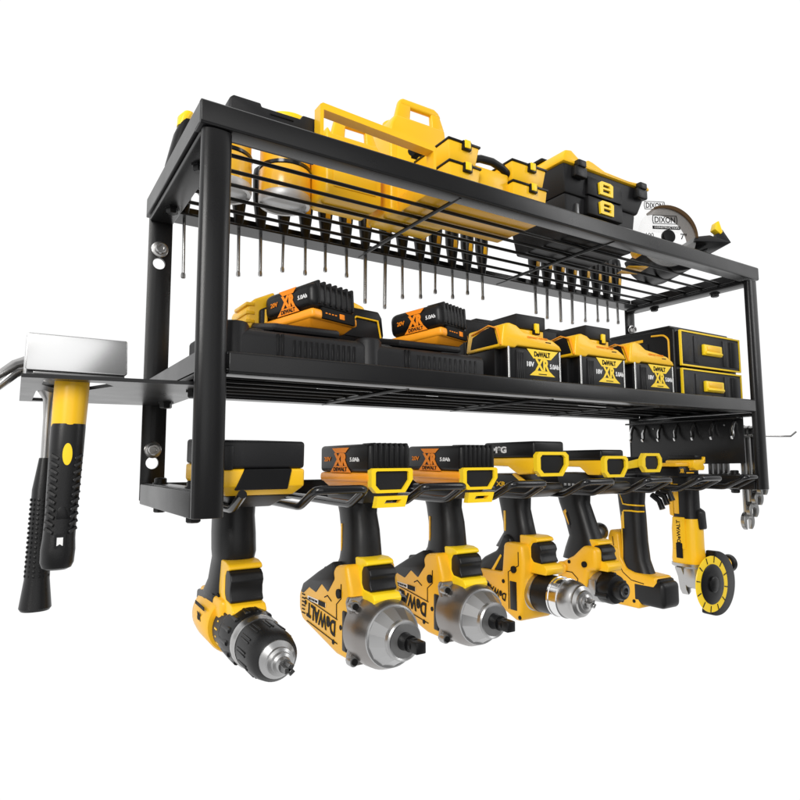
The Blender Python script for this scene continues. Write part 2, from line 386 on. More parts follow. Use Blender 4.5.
# ---------------------------------------------------------------- 1: compact drill driver
t = thing('drill', 'yellow drill with black chuck hanging in the first fork slot next to the left upright', 'drill', (.047, 0, 0), GT, rx=math.radians(4))
t.location = (0, 0, 0)
g = G(); g.box(-.031, .0335, -.018, .085, .0385, .0590, .0025, 3)
g.box(-.031, -.022, -.0195, -.010, .0375, .056, .002)
b = part('battery', g, 'black2', t)
g = G(); g.box(-.031, .0335, -.0185, .0855, .0245, .0384, .002, 3)
g.frustum([(-.026, -.012, .0185), (.027, -.012, .0185), (.027, .08, .0185), (-.026, .08, .0185)], [(-.031, -.0185, .0255), (.0335, -.0185, .0255), (.0335, .0855, .0255), (-.031, .0855, .0255)], .0015)
part('pack_base', g, 'yellow', b)
g = G(); g.prism([(-.014, .0385), (.0225, .0385), (.0195, .0232), (-.021, .0232)], 'xz', -.0198, -.012, .0006, 1); part('latch', g, 'black', b)
g = G(); g.frustum([(-.016, .005, .008), (.016, .005, .008), (.016, .075, .008), (-.016, .075, .008)], [(-.025, -.012, .0184), (.026, -.012, .0184), (.026, .08, .0184), (-.025, .08, .0184)], .002)
g.loft([((0, .05, .012), .0165, .024), ((0, .048, -.002), .0158, .0215), ((0, .046, -.016), .0165, .0215), ((0, .044, -.03), .0165, .0215), ((0, .045, -.036), .0155, .021), ((0, .05, -.055), .0165, .022), ((0, .055, -.066), .0185, .026)], e=2.5)
part('handle', g, 'rubber', t)
guard_and_trigger(t, .0172, .010, -.075, -.035, 'yellow')
g = G(); g.prism([(.030, -.040), (.041, -.048), (.047, -.056), (.064, -.066), (.062, -.075), (.03, -.075)], 'yz', -.0170, .0170, .003, 3); part('neck', g, 'yellow', t)
part('button', G().lathe([(.0042, -.019), (.0042, -.0168)], (0, .037, -.066), 'x', 20), 'ink', t)
ZC = -.0865
g = G(); g.lathe([(0, .103), (.016, .1025), (.0225, .099), (.0255, .092), (.0268, .08), (.0268, .046), (.0255, .044)], (0, 0, ZC), 'y', 40)
g.box(-.0195, .0195, .03, .092, ZC+.006, ZC+.026, .004, 3)
bd = part('body', g, 'amber', t)
g = G(); g.prism([(.098, -.066), (.06, -.0575), (.05, -.060), (.05, -.068), (.07, -.069), (.08, -.0745), (.099, -.076)], 'yz', -.0202, .0202, .002); g.lathe([(.006, -.003), (.006, .003)], (0, .094, -.0615), 'x', 16)
part('back_cap', g, 'rubber', bd)
g = G()
for i in range(2):
    for a in (150, 166, 182, 198, 214):
        an = math.radians(a); g.box(.0245, .0259, .086-i*.0035, .0875-i*.0035, -.0016, .0016, 0, M_=Matrix.Translation((0, 0, ZC)) @ Matrix.Rotation(-an, 4, 'Y'))
g.text('XR', (-.0269, .066, ZC+.004), (0, 1, 0), (0, 0, -1), .011, .007, .03); g.box(-.0272, -.0265, .052, .078, ZC+.0125, ZC+.0155, .0)
part('lettering', g, 'ink', bd)
g = G(); g.lathe([(.0262, .0455), (.0282, .044), (.0285, .028), (.0275, .0275), (.0275, .0265), (.0295, .0255), (.0298, .016), (.0278, .006), (.0275, .0045)], (0, 0, ZC), 'y', 48)
for i in range(14):
    a = 2*math.pi*i/14; g.lathe([(0, .024), (.0036, .0235), (.0036, .009), (0, .0075)], (.0268*math.cos(a), 0, ZC+.0268*math.sin(a)), 'y', 10)
cl = part('clutch_ring', g, 'black', t)
g = G()
for i in range(22):
    a = 2*math.pi*i/22; m_ = Matrix.Translation((0, .0355, ZC)) @ Matrix.Rotation(a, 4, 'Y')
    g.box(-.0008, .0008, -.0028 if i % 2 else -.001, .0028 if i % 2 else .001, .0283, .0288, 0, M_=m_)
part('number_marks', g, 'yellow', cl)
g = G(); g.lathe([(.0262, .0046), (.0274, .004), (.0276, -.0005), (.0262, -.0025), (.0262, -.0042)], (0, 0, ZC), 'y', 48); part('collar', g, 'steel', t)
g = G(); g.lathe([(.0256, -.0038), (.0258, -.007), (.0252, -.026), (.0228, -.0335), (.0185, -.0365), (.0185, -.034)], (0, 0, ZC), 'y', 48)
for i in range(12):
    a = 2*math.pi*i/12; m_ = Matrix.Translation((0, 0, ZC)) @ Matrix.Rotation(a, 4, 'Y')
    g.box(-.0009, .0009, -.0235, -.008, .0248, .0263, .0004, 1, M_=m_); g.box(.0025, .0043, -.0235, -.008, .0246, .0262, .0004, 1, M_=m_)
ck = part('chuck', g, 'rubber', t)
g = G(); g.lathe([(.0185, -.0358), (.018, -.0375), (.0135, -.0405), (.0132, -.0425), (.0105, -.0435), (.010, -.046), (.0075, -.047), (.0066, -.05), (.005, -.05), (0, -.0485)], (0, 0, ZC), 'y', 40); part('nose', g, 'lightcast', ck)
g = G()
for i in range(3):
    a = 2*math.pi*i/3+.4; g.prism([(-.0026, .0008), (.0026, .0008), (.003, .0052), (-.003, .0052)], 'xz', -.058, -.048, .0004, 1, M_=Matrix.Translation((0, 0, ZC)) @ Matrix.Rotation(a, 4, 'Y'))
part('jaws', g, 'dsteel', ck)
fit([bd, *bd.children], (0, .045, ZC), (.87, 1, .87), (0, -.012, 0))
fit([cl, *cl.children, ck, *ck.children]+[o_ for o_ in t.children if o_.name.startswith('collar')], (0, .045, ZC), (.89, 1.03, .89), (0, -.003, -.001))
fit([cl, *cl.children, ck, *ck.children]+[o_ for o_ in t.children if o_.name.startswith('collar')], (0, .045, ZC), (.785, 1.03, .785), (0, -.0125, 0))
fit([o_ for o_ in t.children if o_.name.split('.')[0] in ('trigger_guard', 'trigger', 'button', 'neck')], (0, .03, -.05), (.78, 1, 1), (0, -.002, 0))
t.rotation_euler.x = math.radians(2.5); t.location = (.0465, .0, -.001); seat(t, 1.09)

# ---------------------------------------------------------------- 2 and 3: impact wrenches
def impact(label, X):
    t = thing('impact_wrench', label, 'impact wrench', (0, 0, 0), GT)
    pack(t, .0205, -.021, .072, .018, .0565)
    g = G(); g.frustum([(-.015, .0, .006), (.015, .0, .006), (.015, .066, .006), (-.015, .066, .006)], [(-.017, -.012, .018), (.017, -.012, .018), (.017, .07, .018), (-.017, .07, .018)], .002)
    g.loft([((0, .038, .012), .0155, .024), ((0, .035, -.004), .0145, .0195), ((0, .031, -.018), .015, .0195), ((0, .029, -.032), .0155, .019), ((0, .030, -.044), .0165, .021), ((0, .036, -.06), .0185, .029)], e=2.6)
    h = part('handle', g, 'rubber', t)
    g = G(); g.box(-.0006, .0006, -.0022, .0022, -.012, .012, .0003, M_=Matrix.Translation((sx(.0395, .030, .0152, .0192)+.0002, .0395, -.025)) @ Matrix.Rotation(math.radians(-24), 4, 'Z')); part('handle_inlay', g, 'amber', h)
    g = G(); g.holed([(-.0165, .0135), (.0125, .0135), (.0095, .0045), (-.0185, .0045)], [[(-.0085, .0105), (.006, .0105), (.0045, .0078), (-.0105, .0078)]], 'xz', -.0285, -.0225); part('base_lip', g, 'bright', t)
    # motor body
    pr = [(.110, -.085), (.1095, -.099), (.102, -.108), (.03, -.1225), (.008, -.1225), (.004, -.066), (.012, -.045), (.032, -.048), (.045, -.062), (.09, -.072), (.106, -.0785)]
    g = G(); g.prism(pr, 'yz', -.0245, .0245, .0065, 4); bd = part('body', g, 'amber', t)
    g = G(); g.prism([(.106, -.083), (.100, -.0735), (.086, -.067), (.066, -.0575), (.036, -.045), (.031, -.060), (.045, -.074), (.058, -.069), (.070, -.0785), (.085, -.076), (.098, -.0835)], 'yz', -.0250, .0250, .002, 2)
    g.lathe([(.006, -.008), (.006, .008)], (0, .084, -.0635), 'x', 20)
    part('back_cap', g, 'rubber', bd)
    g = G()
    for i in range(6): g.box(-.0250, -.0237, .0935+.0012*(i % 2), .1015, -.1015+.0034*i, -.1002+.0034*i, .0003, 1)
    part('vent_slots', g, 'ink', bd)
    g = G(); g.box(-.0249, -.0243, .050, .088, -.0870, -.0832, .0, M_=Matrix.Translation((0, 0, 0))); part('label_strip', g, 'white', bd)
    g = G(); g.box(-.0252, -.0248, .050, .064, -.0873, -.0829, .0)
    g.text('BRUSHLESS', (-.0250, .076, -.0851), (0, 1, 0), (0, 0, -1), .019, .0020, .01)
    g.text('DeWALT', (-.0247, .060, -.0985), (0, .99, .10), (0, .10, -.99), .060, .0135, .035)
    g.poly([(-.034, .0008), (.034, .0008), (.034, 0), (-.034, 0)], (-.0247, .060, -.0890), (0, .99, .10), (0, .10, -.99)); g.poly([(-.034, .0008), (.030, .0008), (.030, 0), (-.034, 0)], (-.0247, .060, -.1090), (0, .99, .10), (0, .10, -.99))
    part('lettering', g, 'ink', bd)
    g = G(); g.box(-.0257, -.023, .0085, .0165, -.116, -.083, .0016, 3); part('side_pad', g, 'rubber', bd)
    part('button', G().lathe([(.0040, -.0262), (.0040, -.0235)], (0, .023, -.0705), 'x', 20), 'ink', bd)
    side_screws(bd, -.0245, [(.020, -.098), (.034, -.113), (.093, -.0905)])
    seam(bd, [(-.0246, .0195, -.062), (-.0246, .0195, -.074), (-.0246, .028, -.080), (-.0246, .028, -.092)])
    seam(bd, [(-.0246, .038, -.0795), (-.0246, .046, -.076), (-.0246, .052, -.0785)])
    guard_and_trigger(t, .0132, -.009, -.0765, -.0395)
    # hammer housing
    zc = -.0985
    g = G(); g.lathe([(.030, .012), (.0335, .008), (.0338, -.004), (.0330, -.012), (.0290, -.0205)], (0, 0, zc), 'y', 48)
    g.prism([(-.029, -.066), (.029, -.066), (.031, -.071), (.026, -.098), (.031, -.125), (.027, -.130), (-.027, -.130), (-.031, -.125), (-.026, -.098), (-.031, -.071)], 'xz', .003, .0085, .0015)
    hs = part('housing', g, 'casting', t)
    g = G(); g.lathe([(.0292, -.0200), (.0284, -.0218), (.0268, -.0222)], (0, 0, zc), 'y', 48)
    g.lathe([(.0268, -.0222), (.0178, -.0345), (.0172, -.0365), (.0150, -.0370), (.0145, -.0350)], (0, 0, zc), 'y', 14)
    g.lathe([(.0182, -.0335), (.0180, -.0372), (.0166, -.0384), (.0150, -.0378)], (0, 0, zc), 'y', 40)
    part('nose_ring', g, 'lightcast', hs, sharp=14)
    g = G(); g.lathe([(.0150, -.035), (.0150, -.0372), (.0085, -.0378), (.0072, -.0405), (.0072, -.047)], (0, 0, zc), 'y', 32)
    g.box(-.0052, .0052, -.0605, -.046, zc-.0052, zc+.0052, .0012); g.lathe([(.0060, -.0495), (.0060, -.0525)], (0, 0, zc), 'y', 20)
    part('anvil', g, 'black', t)
    for x, z in ((-.0265, -.0685), (.0265, -.0685), (-.0275, -.1185), (.0265, -.1185)):
        part('lug', G().lathe([(.0052, .004), (.0052, -.001), (.0045, -.002)], (x, 0, z), 'y', 16), 'lightcast', hs)
    for x, z in ((-.0265, -.0685), (.0265, -.0685), (-.0275, -.1185), (.0265, -.1185)):
        part('screw', G().lathe([(.0031, .0), (.0031, -.0032), (0, -.0026)], (x, 0, z), 'y', 12), 'ink', hs)
    fit([o_ for o_ in hs.children if o_.name.split('.')[0] in ('lug', 'screw')], (0, 0, -.0935), (1, 1, 1), (0, 0, -.005))
    fit([hs, *hs.children], (0, .012, zc), (.87, 1.08, .87)); fit([o_ for o_ in t.children if o_.name.split('.')[0] == 'anvil'], (0, .012, zc), (.87, 1.06, .87))
    t.location = (X, 0, 0); seat(t, 1.0755); return t
iw = impact('yellow impact wrench with grey nose in the second slot, nearer of the two alike', .1565)
iw2 = dup(iw, (.2585, .009, 0), 'yellow impact wrench with grey nose in the third slot, beside the chrome-chuck drill', GT); seat(iw2, 1.068); iw2.rotation_euler = (math.radians(.8), 0, math.radians(-1.5))

# ---------------------------------------------------------------- 4: hammer drill with chrome chuck
t = thing('hammer_drill', 'yellow hammer drill with shiny chrome chuck hanging in the fourth slot', 'drill', (0, 0, 0), GT, rx=math.radians(2))
g = G(); g.box(-.023, .0215, -.016, .075, .0375, .0545, .003, 3); b = part('battery', g, 'black', t)
g = G(); g.text('M*G', (-.0232, .045, .0465), (0, -1, 0), Z_, .028, .0075, .05); part('lettering', g, 'white', b)
g = G(); g.prism([(.076, .0375), (-.0165, .0375), (-.018, .03), (-.010, .021), (.012, .020), (.030, .0285), (.076, .0295)], 'yz', -.0235, .022, .002); part('pack_base', g, 'yellow', b)
o = [(-.0235, .0400), (-.02, .0435), (.018, .0435), (.0225, .0400), (.0225, .030), (.013, .0185), (-.018, .0185), (-.0235, .024)]
g = G(); g.holed(o, [[(x*.78, .031+(z-.031)*.74) for x, z in o]], 'xz', -.0215, -.0155); part('latch_frame', g, 'bright', b)
g = G(); g.prism([(x*.8, .031+(z-.031)*.76) for x, z in o], 'xz', -.0185, -.015, .0005, 1); part('latch', g, 'black', b)
g = G(); g.prism([(.07, .0285), (.03, .0275), (.014, .019), (-.008, .0195), (-.012, .012), (.01, .004), (.065, .006)], 'yz', -.0195, .0195, .003)
g.loft([((0, .05, .008), .0155, .022), ((0, .048, -.01), .0145, .019), ((0, .044, -.025), .015, .019), ((0, .042, -.036), .0158, .02), ((0, .05, -.052), .017, .026)], e=2.6)
g.prism([(.05, -.036), (.062, -.055), (.083, -.064), (.098, -.074), (.098, -.086), (.082, -.080), (.04, -.078), (.038, -.04)], 'yz', -.0222, .0222, .004, 3)
h = part('handle', g, 'rubber', t)
g = G(); g.prism([(.014, .0215), (.030, .0295), (.034, .0275), (.017, .0175), (-.01, .0150), (-.01, .0188)], 'yz', -.0202, -.018, .0004)
g.box(-.0006, .0006, -.0022, .0022, -.011, .011, .0003, M_=Matrix.Translation((sx(.0535, .0445, .0148, .019)+.0002, .0535, -.023)) @ Matrix.Rotation(math.radians(-22), 4, 'Z')); g.prism([(.068, -.083), (.066, -.078), (.052, -.060), (.054, -.0585), (.070, -.077), (.072, -.083)], 'yz', -.0228, -.0216, .0003)
g.text('XR', (-.0199, .053, .017), (0, -1, 0), Z_, .016, .005, .02)
part('handle_inlay', g, 'yellow', h)
g = G(); g.prism([(.100, -.084), (.094, -.098), (.03, -.1225), (.022, -.1225), (.016, -.062), (.018, -.044), (.046, -.044), (.050, -.076), (.09, -.0775)], 'yz', -.0235, .0235, .0045, 3); bd = part('body', g, 'amber', t)
g = G(); g.box(-.0242, -.023, .026, .036, -.112, -.083, .0008); part('side_pad', g, 'rubber', bd)
g = G(); g.text('DeWALT', (-.0238, .060, -.0975), (0, .97, .22), (0, .22, -.97), .036, .0085, .03); part('lettering', g, 'ink', bd)
part('button', G().lathe([(.0036, -.0255), (.0036, -.023)], (0, .029, -.0705), 'x', 20), 'ink', bd)
side_screws(bd, -.0235, [(.046, -.085), (.022, -.118), (.082, -.083)])
seam(bd, [(-.0236, .0225, -.052), (-.0236, .0225, -.066), (-.0236, .038, -.074), (-.0236, .038, -.112)])
guard_and_trigger(t, .0122, .002, -.0735, -.036, 'yellow')
zc = -.0935
g = G(); g.lathe([(.0232, .024), (.0238, .022), (.0238, .017), (.0222, .015), (.0222, .0115), (.0228, .010), (.0228, .0065)], (0, 0, zc), 'y', 44); part('collar', g, 'steel', t)
g = G(); g.lathe([(.0222, .0068), (.0224, .005), (.0218, -.0165), (.0205, -.018)], (0, 0, zc), 'y', 44); ck = part('chuck', g, 'black', t)
g = G(); g.lathe([(.0212, -.0166), (.0228, -.0175), (.0228, -.0195), (.0218, -.0200), (.0218, -.0285), (.0222, -.029), (.0222, -.0305), (.0212, -.031)], (0, 0, zc), 'y', 44); part('chrome_sleeve', g, 'chrome', ck)
g = G(); g.lathe([(.0210, -.0308), (.0212, -.033), (.0206, -.040), (.0178, -.0455), (.0172, -.0462), (.0168, -.0485), (.0128, -.0505), (.0122, -.0525), (.0090, -.0530), (.0088, -.055), (.0062, -.056), (.0045, -.0545), (0, -.0535)], (0, 0, zc), 'y', 44); part('nose', g, 'steel', ck)
g = G()
for i in range(3): g.prism([(-.002, .001), (.002, .001), (.0026, .0046), (-.0026, .0046)], 'xz', -.0625, -.054, .0003, 1, M_=Matrix.Translation((0, 0, zc)) @ Matrix.Rotation(2*math.pi*i/3+.2, 4, 'Y'))
part('jaws', g, 'steel', ck)
fit([o_ for o_ in t.children if o_.name.split('.')[0] in ('collar',)]+[ck, *ck.children], (0, .024, zc), (.87, .94, .87), (0, .004, 0))
fit([b, *b.children], (0, .075, .03), (1, .86, 1))
fit([h, *h.children], (0, 0, 0), (.82, .96, 1), (0, .004, 0)); fit([b, *b.children], (0, 0, 0), (1, 1, 1), (0, 0, .0075))
t.rotation_euler.x = 0; t.location = (.3615, 0, 0); seat(t, 1.062)

# ---------------------------------------------------------------- 5: compact impact driver
t = thing('impact_driver', 'yellow impact driver with short black nose hanging in the fifth slot', 'impact driver', (0, 0, 0), GT, rx=math.radians(2))
g = G(); g.box(-.023, .0215, -.016, .072, .0365, .049, .003, 3); b = part('battery', g, 'black', t)
g = G(); g.prism([(.076, .0365), (-.0165, .0365), (-.018, .03), (-.012, .019), (.008, .019), (.022, .0285), (.076, .0295)], 'yz', -.0235, .022, .002); part('pack_base', g, 'yellow', b)
g = G(); g.holed(o, [[(x*.78, .031+(z-.031)*.74) for x, z in o]], 'xz', -.0215, -.0155, M_=Matrix.Translation((0, 0, -.002))); part('latch_frame', g, 'bright', b)
g = G(); g.prism([(x*.8, .029+(z-.031)*.76) for x, z in o], 'xz', -.0185, -.015, .0005, 1); part('latch', g, 'black', b)
g = G(); g.prism([(.07, .0285), (.026, .0275), (.010, .0185), (-.008, .0185), (-.012, .012), (.01, .004), (.065, .006)], 'yz', -.0195, .0195, .003)
g.loft([((0, .060, .008), .0155, .022), ((0, .058, -.008), .0145, .019), ((0, .050, -.027), .0148, .0185), ((0, .043, -.046), .016, .019), ((0, .043, -.060), .0185, .025), ((0, .046, -.072), .0195, .026)], e=2.6)
h = part('handle', g, 'rubber', t)
g = G()
for i in range(5): g.box(-.0203, -.0192, .028+.0062*i, .032+.0062*i, .0125, .0155, .0003)
part('vent_slots', g, 'lightcast', h)
g = G(); g.prism([(.069, -.018), (.063, -.014), (.052, -.036), (.05, -.044), (.054, -.045), (.066, -.024)], 'yz', -.0152, -.0128, .0004, M_=Matrix.Translation((.0008, -.004, 0)))
part('handle_inlay', g, 'amber', h)
g = G(); g.prism([(.064, -.020), (.062, -.0175), (.0545, -.034), (.0535, -.0405), (.056, -.0405)], 'yz', -.0158, -.0148, .0002, 1, M_=Matrix.Translation((.0008, -.004, 0))); part('lettering', g, 'ink', h)
g = G(); g.prism([(.072, -.080), (.070, -.096), (.06, -.102), (.040, -.113), (.031, -.113), (.024, -.082), (.012, -.080), (.012, -.056), (.03, -.054), (.045, -.067), (.06, -.0745)], 'yz', -.0212, .0212, .005, 3)
g.lathe([(.006, -.0235), (.0072, -.0225), (.0072, -.02)], (0, .061, -.0825), 'x', 20)
bd = part('body', g, 'amber', t)
part('button', G().lathe([(.0034, -.0232), (.0034, -.0205)], (0, .027, -.0745), 'x', 20), 'ink', bd)
side_screws(bd, -.0212, [(.050, -.0745), (.036, -.107), (.063, -.094)])
seam(bd, [(-.0213, .066, -.086), (-.0213, .046, -.086), (-.0213, .038, -.092), (-.0213, .038, -.108)])
guard_and_trigger(t, .0115, .010, -.081, -.0475, 'yellow', .025)
zc = -.1005
g = G(); g.lathe([(.021, .022), (.0218, .019), (.0212, .008), (.0195, .005)], (0, 0, zc), 'y', 36); g.box(-.0225, -.019, .006, .016, zc-.008, zc+.012, .001); part('collar', g, 'lightcast', t)
g = G(); g.lathe([(.0188, .009), (.0205, .0065), (.0208, -.006), (.019, -.011), (.0125, -.0125)], (0, 0, zc), 'y', 36)
for a in (20, 95, 200, 310):
    an = math.radians(a); g.lathe([(.004, .008), (.004, -.010), (0, -.0115)], (.0195*math.cos(an), 0, zc+.0195*math.sin(an)), 'y', 12)
ns = part('nose', g, 'black', t)
g = G(); g.lathe([(.0125, -.011), (.0128, -.019), (.0115, -.022), (.0095, -.0225)], (0, 0, zc), 'y', 32); part('bit_collar', g, 'rubber', ns)
g = G(); g.lathe([(.0085, -.0215), (.008, -.0240), (.0048, -.0245), (.0045, -.020), (0, -.020)], (0, 0, zc), 'y', 24); part('bit_holder', g, 'dsteel', ns)
fit([o_ for o_ in t.children if o_.name.split('.')[0] == 'collar']+[ns, *ns.children], (0, .022, zc), (.80, .9, .80), (0, .009, 0))
fit([b, *b.children], (0, .075, .03), (1, .83, 1))
fit([h, *h.children], (0, 0, 0), (.92, 1, 1)); fit([b, *b.children], (0, 0, .03), (.88, 1, .95), (0, 0, .006))
t.rotation_euler.x = 0; t.location = (.464, 0, 0); seat(t, 1.0588)

# ---------------------------------------------------------------- 6: tool hung body-up with its battery at the bottom
t = thing('cordless_driver', 'upright cordless driver in the sixth slot with its black battery block at the bottom', 'cordless driver', (0, 0, 0), GT)
g = G(); g.loft([((0, .050, .020), .018, .026), ((0, .050, .004), .0165, .0225), ((0, .050, -.012), .0158, .0205), ((0, .048, -.028), .0168, .0195), ((0, .046, -.06), .0175, .0185), ((0, .046, -.082), .018, .0215), ((0, .046, -.098), .0185, .030)], e=2.7)
h = part('handle', g, 'rubber', t)
g = G(); g.box(-.019, .019, -.014, .085, .018, .041, .005, 3)
for i in range(6): g.box(-.0197, -.0185, .004+.004*i, .0058+.004*i, .021, .033, .0003)
hd = part('head', g, 'black', t)
o6 = [(-.0255, .0375), (-.019, .0455), (.014, .0455), (.0195, .0385), (.0195, .0285), (.0135, .020), (-.018, .020), (-.0255, .0285)]
g = G(); g.holed(o6, [[(x*.74-.001, .033+(z-.033)*.70) for x, z in o6]], 'xz', -.022, -.0125); g.prism([(-.014, .039), (-.0215, .0385), (-.0215, .028), (.02, .024), (.03, .033)], 'yz', -.0215, -.017, .001); part('front_frame', g, 'bright', hd)
g = G(); g.prism([(x*.78-.001, .033+(z-.033)*.74) for x, z in o6], 'xz', -.0185, -.0125, .0005, 1); part('front_window', g, 'black2', hd)
g = G()
for dy, dz in ((0, 0), (-.007, .006), (-.014, .011)): g.tube([(.004, .028+dy, -.001+dz*.5), (.004, .018+dy, -.008+dz), (.004, .014+dy, -.018+dz)], .0036, 10)
part('trigger', g, 'black', t)
g = G(); g.prism([(.082, -.075), (.078, -.134), (.072, -.1395), (.038, -.1395), (.034, -.118), (.014, -.116), (.014, -.0985), (.044, -.0965), (.056, -.093), (.064, -.080), (.066, -.050), (.078, -.046), (.082, -.055)], 'yz', -.0185, .0185, .003, 3); bd = part('body', g, 'amber', t)
seam(bd, [(-.0186, .074, -.055), (-.0186, .071, -.080), (-.0186, .060, -.098), (-.0186, .048, -.106), (-.0186, .030, -.108)])
side_screws(bd, -.0186, [(.074, -.128), (.045, -.131)])
g = G(); g.box(-.0195, .021, -.016, .0455, -.1345, -.1015, .0075, 4); g.box(-.016, .018, -.008, .04, -.105, -.0985, .003); b = part('battery', g, 'rubber', t)
g = G()
def on6(y, z): return (sx(y, .047, .0170, .0192, 2.7)-.0002, y, z)
g.tube([on6(.0600, .006), on6(.0610, -.002), on6(.055, -.013), on6(.047, -.0138), on6(.036, -.0142), on6(.030, -.0145), (0, .0272, -.0148)], .0010, 8)
g.tube([(0, .0275, -.0222), on6(.031, -.0220), on6(.040, -.0212), on6(.054, -.0215), on6(.0595, -.030), on6(.0600, -.060), on6(.0595, -.086), on6(.053, -.0985), on6(.042, -.101)], .0010, 8)
g.box(-.0006, .0006, -.0022, .0022, -.0105, .0105, .0003, M_=Matrix.Translation((sx(.0560, .048, .0168, .0195), .0560, -.0335)) @ Matrix.Rotation(math.radians(-22), 4, 'Z'))
part('handle_inlay', g, 'yellow', h)
g = G(); g.lathe([(.0105, -.020), (.0118, -.024), (.0118, -.031), (.009, -.035), (.005, -.036), (0, -.035)], (0, .088, -.050), 'x', 28); part('side_knob', g, 'dsteel', t)
fit([h, *h.children], (0, .047, 0), (.74, .80, 1), (0, .006, 0)); fit([bd, *bd.children], (0, 0, 0), (.9, 1, 1)); fit([b], (0, .045, -.118), (.86, .72, .95), (0, .003, -.001))
fit([hd, *hd.children], (0, .085, .03), (.88, .60, .92), (0, 0, .0065))
t.location = (.5665, 0, 0); seat(t, 1.0565)

# ---------------------------------------------------------------- 7: angle grinder
t = thing('angle_grinder', 'angle grinder with yellow-ringed black disc hanging in the last fork slot', 'angle grinder', (0, 0, 0), GT)
g = G(); g.loft([((0, .046, .022), .019, .023), ((0, .046, .0), .0185, .0225), ((0, .046, -.028), .019, .0225), ((0, .046, -.04), .0205, .0235), ((0, .046, -.045), .021, .024)], e=3)
g.prism([(.032, -.02), (.018, -.026), (.016, -.05), (.03, -.05)], 'yz', -.004, .018, .003)
h = part('handle', g, 'rubber', t)
g = G(); g.box(-.0196, -.0182, .050, .060, -.030, .010, .0005); g.prism([(.062, .018), (.072, -.006), (.070, -.032), (.062, -.034)], 'yz', -.0185, -.010, .001); part('handle_inlay', g, 'amber', h)
g = G(); g.loft([((0, .046, -.036), .0205, .0238), ((0, .046, -.05), .0225, .0255), ((0, .046, -.075), .0225, .0255), ((0, .046, -.090), .024, .027), ((0, .046, -.095), .0235, .0265)], e=3.4)
g.box(-.0245, -.021, .037, .062, -.076, -.034, .0015)
bd = part('body', g, 'yellow', t)
part('switch', G().box(-.0252, -.0235, .043, .056, -.088, -.068, .0008), 'ink', bd)
g = G(); g.text('DeWALT', (-.0248, .0495, -.053), (0, 0, 1), (0, 1, 0), .030, .0075, .02); part('lettering', g, 'ink', bd)
g = G(); g.loft([((0, .046, -.0948), .0255, .0275), ((0, .046, -.0985), .0255, .0275), ((0, .045, -.101), .021, .024), ((0, .042, -.112), .019, .022), ((0, .040, -.122), .016, .019), ((0, .040, -.126), .012, .014)], e=2.6)
g.lathe([(.012, .03), (.012, .02)], (0, 0, -.113), 'y', 28); gh = part('gear_head', g, 'steel', t)
fit([h, *h.children, bd, *bd.children], (0, .046, 0), (.68, .72, 1)); fit([gh]+[o_ for o_ in t.children if o_.name.split('.')[0] == 'switch'], (0, .046, -.095), (.70, .78, 1.0), (0, .0, 0))
g = G(); g.prism([(-.019, -.1), (-.003, -.100), (.001, -.112), (.002, -.134), (-.004, -.1375), (-.009, -.130), (-.0125, -.113)], 'xz', .046, .056, .0012); g.lathe([(.0024, -.001), (.0024, .001)], (-.010, .0455, -.106), 'y', 12); part('lock_lever', g, 'steel', gh)
ZD = -.1185
g = G(); g.prism(circ(.0165, ZD-.001, .0415, 40, -115, 92), 'xz', .0172, .0315, .0015, 2); part('guard', g, 'black', t)
g = G(); g.lathe([(.010, .044), (.010, .0285)], (0, 0, ZD), 'y', 28); part('spindle_neck', g, 'steel', t)
g = G(); g.lathe([(.0345, .0165), (.0358, .0160), (.0352, .0150), (.024, .0148)], (0, 0, ZD), 'y', 56); dc = part('cutting_disc', g, 'bright', t)
g = G(); g.lathe([(.0255, .0152), (.0255, .0142), (.0245, .0136), (.010, .0136), (.0100, .0115), (.0085, .0105), (0, .0105)], (0, 0, ZD), 'y', 48)
for i in range(12):
    a = 2*math.pi*i/12; g.box(-.0006, .0006, .0143, .0150, .0275, .0355, 0, M_=Matrix.Translation((0, 0, ZD)) @ Matrix.Rotation(a+.2, 4, 'Y'))
part('disc_hub', g, 'black', dc)
g = G(); g.lathe([(.005, .010), (.006, .03), (.007, .060), (.0085, .066)], (0, .034, -.1005), 'x', 24); ah = part('auxiliary_handle', g, 'yellow', t)
g = G(); g.lathe([(.0085, .0665), (.0115, .068), (.012, .074), (.010, .077), (.0075, .077), (.007, .0755), (0, .0755)], (0, .034, -.1005), 'x', 28); part('end_cap', g, 'black', ah)
g = G(); g.box(-.020, .030, .012, .062, .018, .0315, .002)
b = part('battery', g, 'black', t)
g = G(); g.text('XR', (-.013, .0118, .026), PX, Z_, .010, .0055, .02); g.box(-.002, .016, .0115, .0121, .0225, .0240, 0); g.box(.006, .012, .0115, .0121, .0265, .0295, 0); part('lettering', g, 'amber', b)
g = G(); g.box(-.030, .022, .010, .060, .0317, .0365, .0012); part('pack_base', g, 'amber', b)
g = G(); g.prism([(.004, .0395), (.010, .0405), (.030, .0405), (.033, .0445), (.036, .0445), (.035, .0365), (.030, .0345), (.033, .031), (.031, .0265), (.012, .0265), (.004, .030)], 'xz', .004, .05, .0012); part('latch', g, 'yellow', b)
g = G(); g.box(.012, .030, .006, .05, .0408, .0462, .0012); part('latch_cap', g, 'black', b)
fit([b, *b.children], (0, 0, .03), (.9, .9, 1), (-.018, .020, .002))
t.location = (.669, 0, 0); seat(t, 1.0547)

